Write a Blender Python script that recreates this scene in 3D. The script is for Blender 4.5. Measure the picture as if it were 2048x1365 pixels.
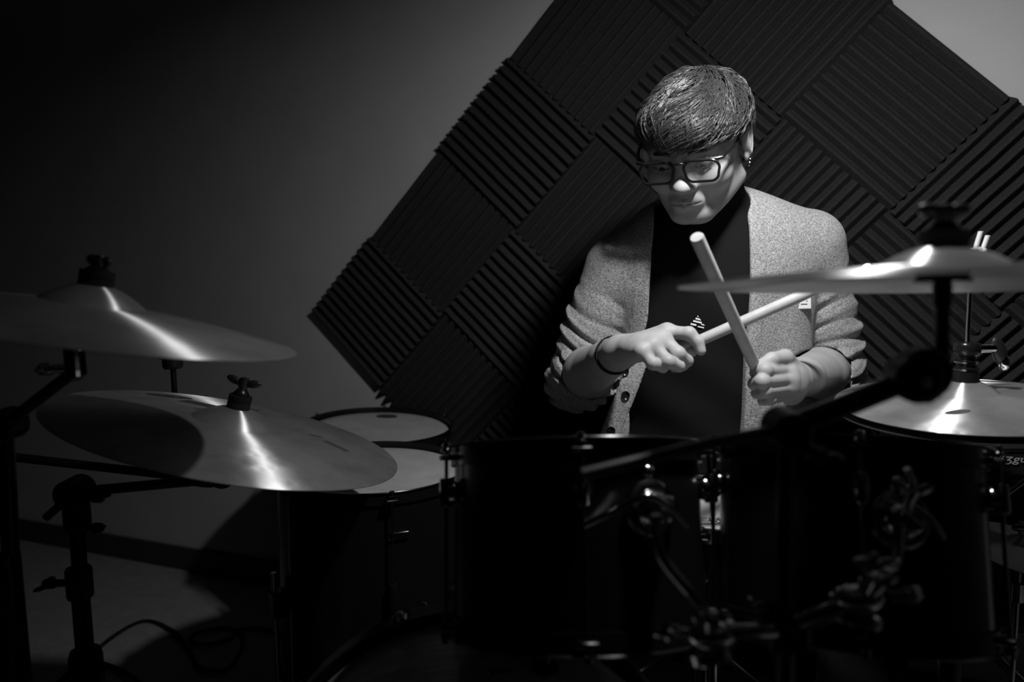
import bpy, math, random
import numpy as np
from mathutils import Matrix, Vector
R_=math.radians
random.seed(7); rng=np.random.default_rng(7)
C=bpy.context.scene.collection
for o in list(bpy.data.objects): bpy.data.objects.remove(o)
# ---------------------------------------------------------------- camera, world, lights, exposure
FPX,PITCH,ROLL,CAMZ=1500.0,0.1102,-0.01515,1.02
_c,_s=math.cos(PITCH),math.sin(PITCH); _cr,_sr=math.cos(ROLL),math.sin(ROLL)
RC=np.array([[_cr,-_sr,0],[_sr,_cr,0],[0,0,1]])@np.array([[1,0,0],[0,-_s,-_c],[0,_c,-_s]])
cd=bpy.data.cameras.new('camera'); cam=bpy.data.objects.new('camera',cd); C.objects.link(cam)
cd.sensor_width=36; cd.lens=36*FPX/2048; cd.clip_start=0.05
mw=Matrix.Identity(4)
for k in range(3):
    mw[k][0]=RC[0][k]; mw[k][1]=-RC[1][k]; mw[k][2]=-RC[2][k]
mw[2][3]=CAMZ; cam.matrix_world=mw
bpy.context.scene.camera=cam
cd.dof.use_dof=True; cd.dof.focus_distance=1.27; cd.dof.aperture_fstop=2.6; cd.dof.aperture_blades=0
sc=bpy.context.scene
w=bpy.data.worlds.new('world'); sc.world=w; w.use_nodes=True
w.node_tree.nodes['Background'].inputs[0].default_value=(1,1,1,1)
w.node_tree.nodes['Background'].inputs[1].default_value=0.003
LIGHT=(0.315,0.88,1.49)
ld=bpy.data.lights.new('key_lamp','AREA'); ld.energy=8.0; ld.shape='DISK'; ld.size=0.07; ld.color=(1,1,1)
lo=bpy.data.objects.new('key_lamp',ld); C.objects.link(lo); lo.location=LIGHT
lo.rotation_mode='QUATERNION'; lo.rotation_quaternion=Vector((.30,.42,-.85)).to_track_quat('-Z','Y')
sc.view_settings.view_transform='Standard'; sc.view_settings.look='None'
sc.view_settings.exposure=0.0; sc.view_settings.gamma=1.0; sc.view_settings.use_curve_mapping=False
def at(u,v,Y):
    d=RC.T@np.array([u-1024.0,v-682.5,FPX]); d=d/d[1]*Y
    return Vector((d[0],d[1],d[2]+CAMZ))
# ---------------------------------------------------------------- materials
def mat(name,base=.2,rough=.6,metal=0.,bump=None,noise=None,aniso=0.,spec=.5,coat=0.,sub=0.,sheen=0.):
    m=bpy.data.materials.new(name); m.use_nodes=True; nt=m.node_tree; b=nt.nodes['Principled BSDF']
    b.inputs['Base Color'].default_value=(base,base,base,1); b.inputs['Roughness'].default_value=rough
    b.inputs['Metallic'].default_value=metal; b.inputs['Specular IOR Level'].default_value=spec
    b.inputs['Coat Weight'].default_value=coat; b.inputs['Sheen Weight'].default_value=sheen
    if coat: b.inputs['Coat Roughness'].default_value=.08
    tc=nt.nodes.new('ShaderNodeTexCoord')
    def noisenode(scale,detail=4,rough_=.6):
        n=nt.nodes.new('ShaderNodeTexNoise'); n.inputs['Scale'].default_value=scale; n.inputs['Detail'].default_value=detail
        n.inputs['Roughness'].default_value=rough_; nt.links.new(tc.outputs['Object'],n.inputs['Vector']); return n
    if noise: # (scale, lo, hi)
        n=noisenode(noise[0]); r=nt.nodes.new('ShaderNodeMapRange')
        r.inputs['From Min'].default_value=.3; r.inputs['From Max'].default_value=.7
        r.inputs['To Min'].default_value=noise[1]; r.inputs['To Max'].default_value=noise[2]
        nt.links.new(n.outputs['Fac'],r.inputs['Value'])
        cc=nt.nodes.new('ShaderNodeCombineColor')
        for k in range(3): nt.links.new(r.outputs['Result'],cc.inputs[k])
        nt.links.new(cc.outputs[0],b.inputs['Base Color'])
    if bump:
        prev=None
        for (sc_,st,di) in (bump if isinstance(bump[0],tuple) else (bump,)):
            n=noisenode(sc_); bp=nt.nodes.new('ShaderNodeBump'); bp.inputs['Strength'].default_value=st; bp.inputs['Distance'].default_value=di
            nt.links.new(n.outputs['Fac'],bp.inputs['Height'])
            if prev: nt.links.new(prev.outputs[0],bp.inputs['Normal'])
            prev=bp
        nt.links.new(prev.outputs[0],b.inputs['Normal'])
    if aniso:
        b.inputs['Anisotropic'].default_value=aniso; b.inputs['Anisotropic Rotation'].default_value=.25
        t=nt.nodes.new('ShaderNodeTangent'); t.direction_type='RADIAL'; t.axis='Z'
        nt.links.new(t.outputs[0],b.inputs['Tangent'])
    return m
M={}
M['wall']=mat('painted_wall',.50,.85,bump=(160,.25,.002),noise=(6,.48,.53))
M['base']=mat('dark_baseboard',.04,.5)
M['floor']=mat('grey_carpet',.3,.95,bump=(300,.6,.003),noise=(25,.26,.34))
M['ceil']=mat('ceiling_paint',.12,.9)
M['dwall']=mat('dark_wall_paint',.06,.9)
M['foam']=mat('charcoal_foam',.035,.95,bump=(700,.9,.003),noise=(500,.014,.052),spec=.25)
M['black']=mat('black_lacquer',.008,.25,spec=.3)
M['blackp']=mat('black_plastic',.012,.45,spec=.35)
M['rubber']=mat('black_rubber',.010,.8,spec=.2)
M['greym']=mat('worn_grey_metal',.14,.35,metal=.7)
M['blackm']=mat('black_metal',.02,.3,metal=.6)
M['chrome']=mat('chrome',.62,.10,metal=1.)
M['dchrome']=mat('black_chrome',.38,.14,metal=1.)
M['felt']=mat('black_felt',.015,.95,bump=(500,.6,.002),spec=.1)
M['head']=mat('coated_drum_head',.42,.55,bump=(900,.3,.0005),noise=(14,.36,.46))
M['ink']=mat('dark_ink',.06,.5)
M['wood']=mat('drumstick_wood',.42,.6,noise=(60,.36,.46))
def woodshell():
    m=mat('stained_wood_shell',.25,.38,coat=.25); nt=m.node_tree; b=nt.nodes['Principled BSDF']
    tc=nt.nodes.new('ShaderNodeTexCoord'); mp=nt.nodes.new('ShaderNodeMapping'); mp.inputs['Scale'].default_value=(6,90,6)
    mp.inputs['Rotation'].default_value=(0,0,.5)
    n=nt.nodes.new('ShaderNodeTexNoise'); n.inputs['Scale'].default_value=2; n.inputs['Detail'].default_value=5
    r=nt.nodes.new('ShaderNodeMapRange'); r.inputs['From Min'].default_value=.35; r.inputs['From Max'].default_value=.65
    r.inputs['To Min'].default_value=.36; r.inputs['To Max'].default_value=.60
    cc=nt.nodes.new('ShaderNodeCombineColor')
    nt.links.new(tc.outputs['Object'],mp.inputs[0]); nt.links.new(mp.outputs[0],n.inputs['Vector']); nt.links.new(n.outputs['Fac'],r.inputs['Value'])
    for k in range(3): nt.links.new(r.outputs['Result'],cc.inputs[k])
    nt.links.new(cc.outputs[0],b.inputs['Base Color']); return m
M['shellwood']=woodshell()
def cymbal_mat(name,base,rough,hammer,seed):
    m=mat(name,base,rough,metal=.8,aniso=1.0); nt=m.node_tree; b=nt.nodes['Principled BSDF']
    tc=nt.nodes.new('ShaderNodeTexCoord')
    sx=nt.nodes.new('ShaderNodeSeparateXYZ'); nt.links.new(tc.outputs['Object'],sx.inputs[0])
    cx=nt.nodes.new('ShaderNodeCombineXYZ'); nt.links.new(sx.outputs[0],cx.inputs[0]); nt.links.new(sx.outputs[1],cx.inputs[1])
    ln=nt.nodes.new('ShaderNodeVectorMath'); ln.operation='LENGTH'; nt.links.new(cx.outputs[0],ln.inputs[0])
    # concentric lathe grooves
    mu=nt.nodes.new('ShaderNodeMath'); mu.operation='MULTIPLY'; mu.inputs[1].default_value=2400; nt.links.new(ln.outputs['Value'],mu.inputs[0])
    ng=nt.nodes.new('ShaderNodeTexNoise'); ng.noise_dimensions='1D'; ng.inputs['Scale'].default_value=1; nt.links.new(mu.outputs[0],ng.inputs['W'])
    bp=nt.nodes.new('ShaderNodeBump'); bp.inputs['Strength'].default_value=1.; bp.inputs['Distance'].default_value=.00005
    nt.links.new(ng.outputs['Fac'],bp.inputs['Height'])
    vo=nt.nodes.new('ShaderNodeTexVoronoi'); vo.feature='SMOOTH_F1'; vo.inputs['Scale'].default_value=42; vo.inputs['Smoothness'].default_value=.8
    nt.links.new(tc.outputs['Object'],vo.inputs['Vector'])
    # hammering only on the bow outside the bell
    st=nt.nodes.new('ShaderNodeMapRange'); st.interpolation_type='SMOOTHSTEP'; nt.links.new(ln.outputs['Value'],st.inputs['Value'])
    st.inputs['From Min'].default_value=.08; st.inputs['From Max'].default_value=.14; st.inputs['To Min'].default_value=0; st.inputs['To Max'].default_value=hammer
    hp=nt.nodes.new('ShaderNodeBump'); hp.inputs['Distance'].default_value=.0022
    nt.links.new(st.outputs[0],hp.inputs['Strength']); nt.links.new(vo.outputs['Distance'],hp.inputs['Height']); nt.links.new(bp.outputs[0],hp.inputs['Normal'])
    nt.links.new(hp.outputs[0],b.inputs['Normal'])
    n=nt.nodes.new('ShaderNodeTexNoise'); n.inputs['Scale'].default_value=9; n.inputs['Detail'].default_value=6; n.inputs['Roughness'].default_value=.65
    nt.links.new(tc.outputs['Object'],n.inputs['Vector'])
    r=nt.nodes.new('ShaderNodeMapRange'); r.inputs['From Min'].default_value=.35; r.inputs['From Max'].default_value=.62
    r.inputs['To Min'].default_value=base*.75; r.inputs['To Max'].default_value=base*1.1
    nt.links.new(n.outputs['Fac'],r.inputs['Value'])
    cc=nt.nodes.new('ShaderNodeCombineColor')
    for k in range(3): nt.links.new(r.outputs['Result'],cc.inputs[k])
    nt.links.new(cc.outputs[0],b.inputs['Base Color']); return m
# ---------------------------------------------------------------- mesh helpers
class MB:
    def __init__(s): s.v=[]; s.f=[]
    def add(s,vs,fs):
        n=len(s.v); s.v+= [tuple(x) for x in vs]; s.f+=[tuple(i+n for i in f) for f in fs]; return s
    def box(s,lo,hi,Mx=None):
        vs=[Vector((x,y,z)) for x in (lo[0],hi[0]) for y in (lo[1],hi[1]) for z in (lo[2],hi[2])]
        if Mx is not None: vs=[Mx@v for v in vs]
        return s.add(vs,[(0,1,3,2),(4,6,7,5),(0,4,5,1),(2,3,7,6),(0,2,6,4),(1,5,7,3)])
    def bbox(s,lo,hi,b=.003,Mx=None):
        # chamfered box
        cx=[(lo[k]+hi[k])/2 for k in range(3)]; h=[(hi[k]-lo[k])/2 for k in range(3)]
        vs=[];key={}
        for ax in range(3):
            for sx in (-1,1):
                for sy in (-1,1):
                    for sz in (-1,1):
                        sg=(sx,sy,sz); p=[cx[k]+sg[k]*(h[k]-(0 if k==ax else b)) for k in range(3)]
                        key[(ax,sg)]=len(vs); vs.append(Vector(p))
        fs=[]
        for ax in range(3):
            a,b2=[k for k in range(3) if k!=ax]
            for s1 in (-1,1):
                q=[]
                for (p1,p2) in ((-1,-1),(1,-1),(1,1),(-1,1)):
                    sg=[0,0,0]; sg[ax]=s1; sg[a]=p1; sg[b2]=p2; q.append(key[(ax,tuple(sg))])
                fs.append(q)
        for ax in range(3): # edges along ax
            a,b2=[k for k in range(3) if k!=ax]
            for s1 in (-1,1):
                for s2 in (-1,1):
                    def kk(axx,e):
                        sg=[0,0,0]; sg[ax]=e; sg[a]=s1; sg[b2]=s2; return key[(axx,tuple(sg))]
                    fs.append([kk(a,-1),kk(a,1),kk(b2,1),kk(b2,-1)])
        for sx in (-1,1):
            for sy in (-1,1):
                for sz in (-1,1): fs.append([key[(0,(sx,sy,sz))],key[(1,(sx,sy,sz))],key[(2,(sx,sy,sz))]])
        if Mx is not None: vs=[Mx@v for v in vs]
        return s.add(vs,fs)
    def lathe(s,prof,n=48,Mx=None,close=False):
        # prof: list of (r,z); r==0 gives a pole
        vs=[];rings=[]
        for (r,z) in prof:
            if r<1e-6: rings.append([len(vs)]); vs.append(Vector((0,0,z)))
            else:
                rings.append(list(range(len(vs),len(vs)+n)))
                vs+=[Vector((r*math.cos(2*math.pi*k/n),r*math.sin(2*math.pi*k/n),z)) for k in range(n)]
        fs=[]
        pr=list(zip(rings[:-1],rings[1:]))+([(rings[-1],rings[0])] if close else [])
        for a,b in pr:
            for k in range(n):
                k2=(k+1)%n
                if len(a)==1 and len(b)==1: continue
                if len(a)==1: fs.append((a[0],b[k2],b[k]))
                elif len(b)==1: fs.append((a[k],a[k2],b[0]))
                else: fs.append((a[k],a[k2],b[k2],b[k]))
        if Mx is not None: vs=[Mx@v for v in vs]
        return s.add(vs,fs)
    def tube(s,pts,r,n=12,cap=True):
        pts=[Vector(p) for p in pts]; rs=r if isinstance(r,(list,tuple)) else [r]*len(pts)
        vs=[];N=len(pts); up=None
        for i,p in enumerate(pts):
            t=(pts[min(i+1,N-1)]-pts[max(i-1,0)]).normalized()
            if up is None:
                up=t.orthogonal().normalized()
            up=(up-t*up.dot(t)).normalized(); bi=t.cross(up)
            for k in range(n):
                a=2*math.pi*k/n; vs.append(p+(up*math.cos(a)+bi*math.sin(a))*rs[i])
        fs=[(i*n+k,i*n+(k+1)%n,(i+1)*n+(k+1)%n,(i+1)*n+k) for i in range(N-1) for k in range(n)]
        if cap: fs+=[tuple(reversed(range(n))),tuple(range((N-1)*n,N*n))]
        return s.add(vs,fs)
    def ball(s,c,r,n=16,sc=(1,1,1),Mx=None):
        m=n//2; pr=[(r*math.sin(math.pi*k/m),-r*math.cos(math.pi*k/m)) for k in range(m+1)]; pr[0]=(0,-r); pr[-1]=(0,r)
        T=Matrix.Translation(Vector(c))@(Mx or Matrix.Identity(4))@Matrix.Diagonal((*sc,1)); return s.lathe(pr,n,T)
def axis_mat(o,z,x=None):
    z=Vector(z).normalized(); x=Vector(x) if x is not None else (Vector((1,0,0)) if abs(z.x)<.9 else Vector((0,1,0)))
    x=(x-z*x.dot(z)).normalized(); y=z.cross(x)
    m=Matrix.Identity(4)
    for k in range(3): m[k][0]=x[k]; m[k][1]=y[k]; m[k][2]=z[k]; m[k][3]=o[k]
    return m
def cyl(mb,a,b,r,n=20,bev=0.0):
    a=Vector(a);b=Vector(b);L=(b-a).length
    if bev: pr=[(0,0),(r-bev,0),(r,bev),(r,L-bev),(r-bev,L),(0,L)]
    else: pr=[(0,0),(r,0),(r,L),(0,L)]
    return mb.lathe(pr,n,axis_mat(a,b-a))
def smooth_path(pts,n=8):
    P=[Vector(p) for p in pts]; out=[]
    for i in range(len(P)-1):
        p0=P[max(i-1,0)];p1=P[i];p2=P[i+1];p3=P[min(i+2,len(P)-1)]
        for k in range(n):
            t=k/n; out.append(.5*((2*p1)+(p2-p0)*t+(2*p0-5*p1+4*p2-p3)*t*t+(3*p1-p0-3*p2+p3)*t**3))
    out.append(P[-1]); return out
def tag(o,label=None,cat=None,group=None,kind=None):
    if label:o['label']=label
    if cat:o['category']=cat
    if group:o['group']=group
    if kind:o['kind']=kind
    return o
def mesh_of(mb,name,m,Minv=None,smooth=None):
    me=bpy.data.meshes.new(name)
    vs=mb.v if Minv is None else [tuple(Minv@Vector(v)) for v in mb.v]
    me.from_pydata(vs,[],mb.f)
    if m: me.materials.append(M[m] if isinstance(m,str) else m)
    if smooth is not None:
        me.polygons.foreach_set('use_smooth',[True]*len(me.polygons)); me.update()
        if smooth<180:
            try: me.set_sharp_from_angle(angle=R_(smooth))
            except Exception: pass
    me.update(); return me
def WM(o):
    m=o.matrix_basis.copy()
    while o.parent: o=o.parent; m=o.matrix_basis@m
    return m
def part(name,mb,m,parent=None,smooth=40,own=False,label=None):
    # mb in world coordinates; own=True: mb is in the parent's local frame
    P=WM(parent) if parent else Matrix.Identity(4)
    o=bpy.data.objects.new(name,mesh_of(mb,name,m,None if own else P.inverted(),smooth)); C.objects.link(o)
    if parent: o.parent=parent
    if label:o['label']=label
    return o
def thing(name,label,cat,Mx,group=None):
    o=bpy.data.objects.new(name,None); C.objects.link(o); o.empty_display_size=.05
    o.matrix_basis=Mx if isinstance(Mx,Matrix) else Matrix.Translation(Vector(Mx))
    return tag(o,label,cat,group)
def solo(name,mb,m,Mx,label,cat,group=None,smooth=40,local=True):
    Mx=Mx if isinstance(Mx,Matrix) else Matrix.Translation(Vector(Mx))
    o=bpy.data.objects.new(name,mesh_of(mb,name,m,None if local else Mx.inverted(),smooth)); C.objects.link(o)
    o.matrix_basis=Mx; return tag(o,label,cat,group)
# ---------------------------------------------------------------- the setting
YAW,PHI=-0.38518,0.01702
HD=Vector((math.cos(YAW),math.sin(YAW),0)); VD=Vector((0,0,1)); ND=Vector((math.sin(YAW),-math.cos(YAW),0))
WO=Vector((-0.57784,2.20754,CAMZ-0.15222))
def wallpt(s,z,d=0): return Vector((WO.x,WO.y,0))+HD*s+VD*z+ND*d
WMX=axis_mat(wallpt(0,0),ND,HD)   # local x along the wall, y = up, z = out of the wall
def struct(name,mb,m,Mx=Matrix.Identity(4)):
    o=bpy.data.objects.new(name,mesh_of(mb,name,m,None,None)); C.objects.link(o); o.matrix_basis=Mx; o['kind']='structure'; return o
wall=struct('wall_back',MB().box((-3.2,0,-.12),(2.6,2.6,0)),'wall',WMX)
struct('baseboard_back',MB().bbox((-3.2,0,.0005),(2.6,.078,.016),.003),'base',WMX)
p0=wallpt(-3.2,0); p1=wallpt(2.6,0)
struct('floor',MB().box((-4,-2.2,-.1),(3.2,4.2,0)),'floor')
struct('ceiling',MB().box((-4,-2.2,2.6),(3.2,4.2,2.7)),'ceil')
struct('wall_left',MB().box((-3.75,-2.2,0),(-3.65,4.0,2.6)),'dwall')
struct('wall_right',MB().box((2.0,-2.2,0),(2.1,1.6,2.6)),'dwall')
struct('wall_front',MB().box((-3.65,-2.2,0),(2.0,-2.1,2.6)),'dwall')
# acoustic foam: twelve wedges a tile, turned 45 degrees on the wall
TS=.305
def foam_tile_mesh(seed):
    r=random.Random(seed); mb=MB(); n=12; p=TS/n; hb,ht=.007,.027; e=-.0007
    a0=-TS/2+e; a1=TS/2-e
    prof=[(a0,0.0005)]; prof.append((a0,hb))
    for k in range(n):
        x0=-TS/2+k*p; j=r.uniform(-.0006,.0006)
        prof+= [(max(a0,x0+.0008),hb),(x0+p*.40+j,ht-.0012+j),(x0+p*.47+j,ht+j),(x0+p*.53+j,ht+j),(x0+p*.60+j,ht-.0012+j),(min(a1,x0+p-.0008),hb)]
    prof.append((a1,.0005))
    m=len(prof); segs=8; vs=[]
    for q in range(segs+1):
        y=-TS/2+e+(TS-2*e)*q/segs; wob=r.uniform(-.0005,.0005)
        vs+=[(x+(wob if z>hb else 0),y,z) for x,z in prof]
    fs=[(q*m+k,q*m+k+1,(q+1)*m+k+1,(q+1)*m+k) for q in range(segs) for k in range(m-1)]
    for base in (0,segs*m):
        for k in range(n):
            i=base+2+6*k; fs.append((i,i+1,i+2,i+3,i+4,i+5))
        fs.append((base+0,base+1)+tuple(i for k in range(n) for i in (base+2+6*k,base+7+6*k))+(base+m-1,))
    fs.append((0,m-1,segs*m+m-1,segs*m))
    mb.add(vs,fs); return mesh_of(mb,'foam_tile','foam')
tm=[foam_tile_mesh(s) for s in range(3)]
al=math.pi/4+PHI
EI=(math.cos(al),math.sin(al)); EJ=(math.sin(al),-math.cos(al)); zo=WO.z
cnt=0
for i in range(0,5):
    for j in range(0,10):
        cx_=(i+.5)*TS*EI[0]+(j+.5)*TS*EJ[0]; cz_=zo+(i+.5)*TS*EI[1]+(j+.5)*TS*EJ[1]
        if cz_-.225<.09 or cz_+.22>2.58 or cx_>2.2: continue
        o=bpy.data.objects.new('foam_tile',tm[(i*3+j)%3]); C.objects.link(o); o.parent=wall
        ang=al+(math.pi/2 if (i+j)%2 else 0)+random.uniform(-.003,.003)   # wedges run along the local y axis
        o.matrix_basis=Matrix.Translation((cx_+random.uniform(-.0006,.0006),cz_+random.uniform(-.0006,.0006),0))@Matrix.Rotation(ang,4,'Z')
        cnt+=1
# ---------------------------------------------------------------- cymbals
def disc_mx(c,a,b,spin=0):
    n=Vector((math.sin(a),-math.sin(b),1.)).normalized()
    return axis_mat(Vector(c),n,(1,0,0))@Matrix.Rotation(spin,4,'Z')
def cym_z(r,R,rb,hb,bow):
    # height above the rim plane
    if r>rb:
        t=(r-rb)/(R-rb); return bow*(1-t**1.35)
    t=r/rb; return bow+hb*(math.cos(t*math.pi*.5)**.85 if t<1 else 0)
def cymbal_mb(R,rb,hb,bow,th=.0012,inv=False):
    rs=[.006]+[rb*k/14 for k in range(2,14)]+[rb*.97,rb,rb*1.04]+[rb+(R-rb)*k/26 for k in range(2,26)]+[R-.001,R]
    top=[(r,cym_z(r,R,rb,hb,bow)) for r in rs]
    # soften the foot of the bell
    top=[(r,z if abs(r-rb)>rb*.08 else z) for r,z in top]
    bot=[(r,z-th) for r,z in reversed(top)]
    return MB().lathe(top+bot,128,close=True)
def decal(root,polys,prof,m='ink',name='printed_logo'):
    # thin print lying on the cymbal, polygons in the cymbal's own plane
    mb=MB()
    for P in polys:
        mb.add([(x,y,prof(math.hypot(x,y))+.00035) for x,y in P],[tuple(range(len(P)))])
    return part(name,mb,m,root,None,own=True)
def grid_poly(x0,y0,x1,y1,nx=6):
    return [[(x0+(x1-x0)*k/nx,y0),(x0+(x1-x0)*(k+1)/nx,y0),(x0+(x1-x0)*(k+1)/nx,y1),(x0+(x1-x0)*k/nx,y1)] for k in range(nx)]
def xf(P,a,tx,ty): return [[(x*math.cos(a)-y*math.sin(a)+tx,x*math.sin(a)+y*math.cos(a)+ty) for x,y in p] for p in P]
def ringpoly(r0,r1,sx,sy,n=20,a0=0,a1=2*math.pi):
    o=[]
    for k in range(n):
        u,v=a0+(a1-a0)*k/n,a0+(a1-a0)*(k+1)/n
        o.append([(r0*math.cos(u)*sx,r0*math.sin(u)*sy),(r1*math.cos(u)*sx,r1*math.sin(u)*sy),(r1*math.cos(v)*sx,r1*math.sin(v)*sy),(r0*math.cos(v)*sx,r0*math.sin(v)*sy)])
    return o
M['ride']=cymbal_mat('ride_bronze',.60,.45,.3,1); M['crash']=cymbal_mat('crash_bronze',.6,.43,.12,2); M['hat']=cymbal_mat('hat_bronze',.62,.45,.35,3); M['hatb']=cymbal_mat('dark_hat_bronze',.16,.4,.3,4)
def cymbal(name,label,c,a,b,R,rb,hb,bow,m,group=None,inv=False):
    Mx=disc_mx(c,a,b)
    if inv: Mx=Mx@Matrix.Rotation(math.pi,4,'X')
    o=solo(name,cymbal_mb(R,rb,hb,bow),m,Mx,label,'cymbal',group,180); return o
RIDE=((-0.4254,1.1126,.762),.265,-.068); CRL=(tuple(at(180,650,.85)),.185,-.07); HH=((.6706,1.0964,.7961),-.052,.036); CRR=(tuple(at(1885,570,.59)),.015,-.075)
ride=cymbal('ride_cymbal','large ride cymbal with dark printed logo, tilted to the right, lowest of the left pair',*RIDE,.254,.062,.022,.020,'ride')
pz=lambda r: cym_z(r,.254,.062,.022,.020)
decal(ride,xf(ringpoly(.010,.024,1.5,.9),.3,-.150,.110),pz)
for P_ in (xf(ringpoly(.001,.007,1.2,1),.3,-.150,.110),xf(grid_poly(-.03,-.018,.035,.014),-.2,-.085,.075),xf(grid_poly(-.02,-.010,.03,.010),.1,-.04,.135)): decal(ride,P_,pz,name='printed_mark')
for P_ in (xf(grid_poly(-.022,-.007,.022,.006),-.35,.152,.03),xf(grid_poly(-.010,-.003,.010,.003),.5,.112,.050)): decal(ride,P_,pz,name='printed_mark')
crl=cymbal('crash_cymbal','crash cymbal nearest the left edge, floating above the big ride cymbal',*CRL,.229,.055,.024,.024,'crash')
hat=cymbal('hi_hat_cymbal','top hi-hat cymbal with bright streak, under the black clutch',*HH,.178,.045,.020,.016,'hat')
pz2=lambda r: cym_z(r,.178,.045,.020,.016)
decal(hat,xf(ringpoly(0.0,.012,1.5,.9),.0,-.142,.058),pz2); decal(hat,xf(ringpoly(0.0,.011,1.6,.7),.0,-.060,-.085),pz2,name='printed_mark')
decal(hat,xf(grid_poly(-.03,-.012,.03,.012),.0,.105,.10),pz2,name='printed_mark')
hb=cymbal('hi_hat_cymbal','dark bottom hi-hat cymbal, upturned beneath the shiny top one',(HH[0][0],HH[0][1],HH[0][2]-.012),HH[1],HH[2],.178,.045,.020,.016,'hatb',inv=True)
crr=cymbal('crash_cymbal','blurred crash cymbal seen edge-on, right, in front of the drummer',*CRR,.203,.048,.018,.014,'crash')
def top_hw(root,c,a,b,z0,rf,knob,hs=1.,hf=.022):
    Mx=disc_mx(c,a,b)
    mb=MB().lathe([(0,z0),(rf,z0),(rf,z0+hf*.45),(rf*.96,z0+hf*.5),(rf,z0+hf*.55),(rf,z0+hf),(0,z0+hf)],28,Mx); part('felt_washer',mb,'felt',root)
    z1=z0+hf
    part('retaining_cap',MB().lathe([(0,z1),(rf*.7,z1),(rf*.7,z1+.003*hs),(rf*.45,z1+.009*hs),(rf*.3,z1+.011*hs),(0,z1+.011*hs)],24,Mx),'blackm',root)
    z2=z1+.011*hs; k=knob
    w_=MB().lathe([(0,z2-.002),(.006,z2-.002),(.0075,z2+.004*hs),(.0065,z2+.016*hs),(0,z2+.018*hs)],16,Mx)
    for s_ in (-1,1):
        w_.ball((0,0,0),1,14,(k*.5,.0042,.0062),Mx@Matrix.Translation((s_*k*.55,0,z2+.010*hs))@Matrix.Rotation(s_*-.22,4,'Y'))
    part('wing_nut',w_,'blackp',root)
def below_hw(root,c,a,b,z0,rs=.016,rr=.006,tail=None):
    Mx=disc_mx(c,a,b)
    part('felt_washer',MB().lathe([(0,z0),(rs,z0),(rs,z0-.006),(rs*.9,z0-.008),(0,z0-.008)],24,Mx),'felt',root)
    part('seat_sleeve',MB().lathe([(0,z0-.008),(rs*1.1,z0-.008),(rs*1.1,z0-.011),(rr*1.3,z0-.013),(rr*1.3,z0-.03),(0,z0-.03)],24,Mx),'blackm',root)
def tripod(root,base,r=.011,ang0=0,spread=.30,h=.20,m='blackm'):
    b=Vector(base)
    for k in range(3):
        a=ang0+k*2*math.pi/3; d=Vector((math.cos(a),math.sin(a),0))
        mb=MB()
        for off in (-.010,.010):
            q=Vector((-d.y,d.x,0))*off
            mb.tube([b+d*.022+q+Vector((0,0,h+.06)),b+d*.05+q+Vector((0,0,h+.035)),b+d*(spread-.02)+q*.7+Vector((0,0,.022))],r*.55,8)
        lg=part('tripod_leg',mb,m,root)
        part('rubber_foot',MB().tube([b+d*(spread-.035)+Vector((0,0,.03)),b+d*(spread)+Vector((0,0,.012))],.012,10),'rubber',lg)
        part('brace',MB().tube([b+d*.018+Vector((0,0,.05)),b+d*spread*.55+Vector((0,0,h*.46))],.0045,8),m,root)
    part('leg_collar',MB().lathe([(r,h+.03),(r*2,h+.03),(r*2.1,h+.045),(r*2.1,h+.085),(r*1.8,h+.095),(r,h+.095)],20,Matrix.Translation(b)),m,root)
def wing_bolt(root,p,d,m='blackm',L=.028,w_=.017,name='wing_bolt'):
    p=Vector(p);d=Vector(d).normalized(); Mx=axis_mat(p,d)
    mb=MB().lathe([(0,0),(.0055,0),(.0055,L*.5),(.0075,L*.55),(.0075,L*.9),(.005,L),(0,L)],12,Mx)
    for s_ in (-1,1): mb.ball((0,0,0),1,12,(w_*.5,.0032,.006),Mx@Matrix.Translation((s_*w_*.55,0,L*.85))@Matrix.Rotation(s_*-.5,4,'Y'))
    return part(name,mb,m,root)
def collar(root,p,r,h,d=(0,0,1),m='blackp',name='height_collar'):
    Mx=axis_mat(Vector(p),d); return part(name,MB().lathe([(r*.6,-h/2),(r*.92,-h/2),(r,-h/2+.003),(r,h/2-.003),(r*.92,h/2),(r*.6,h/2)],22,Mx),m,root)
# right crash on its boom stand
PB=at(1577,1000,.62); PB.z=0
TL=at(1826,756,.60)
t=thing('boom_stand','blurred black boom stand rising between the rack toms, holding the right crash','stand',PB)
ctop=Vector(CRR[0]); Mx=disc_mx(*CRR); under=Mx@Vector((0,0,.004))
below_hw(t,*CRR,.013,rs=.0190,rr=.0055)
top_hw(t,*CRR,.014+.010,.0185,.020,.75,.018)
el=at(1866,792,.60)
part('cymbal_rod',MB().tube(smooth_path([Mx@Vector((0,0,.055)),Mx@Vector((0,0,.0)),at(1884,650,.595),at(1884,740,.60),el],5),.0058,12),'blackm',t)
tb=MB(); cyl(tb,TL-Vector((0.002,.016,0)),TL+Vector((.002,.016,0)),.019,28,.003); cyl(tb,TL+Vector((.006,-.012,.004)),TL+Vector((.008,.012,.004)),.021,28,.003)
part('tilter',tb,'blackp',t); part('tilter_bolt',MB().ball(TL+Vector((0,-.019,0)),.0045),'dchrome',t)
part('tilter_arm',MB().tube([el,TL],.0085,14),'blackp',t)
CL=at(1572,858,.62)
part('boom_tube',MB().tube([TL,at(1700,808,.61),CL+(TL-CL)*.08],.0095,16),'blackm',t)
BT=at(1165,950,.60)
part('boom_tail',MB().tube([CL,at(1440,883,.612),BT],[.0052,.0052,.0052],14),'greym',t,label='thin tail of the boom')
kb=MB(); cyl(kb,CL-Vector((0,.02,0)),CL+Vector((0,.02,0)),.0165,26,.003); part('boom_clamp',kb,'blackp',t)
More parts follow.
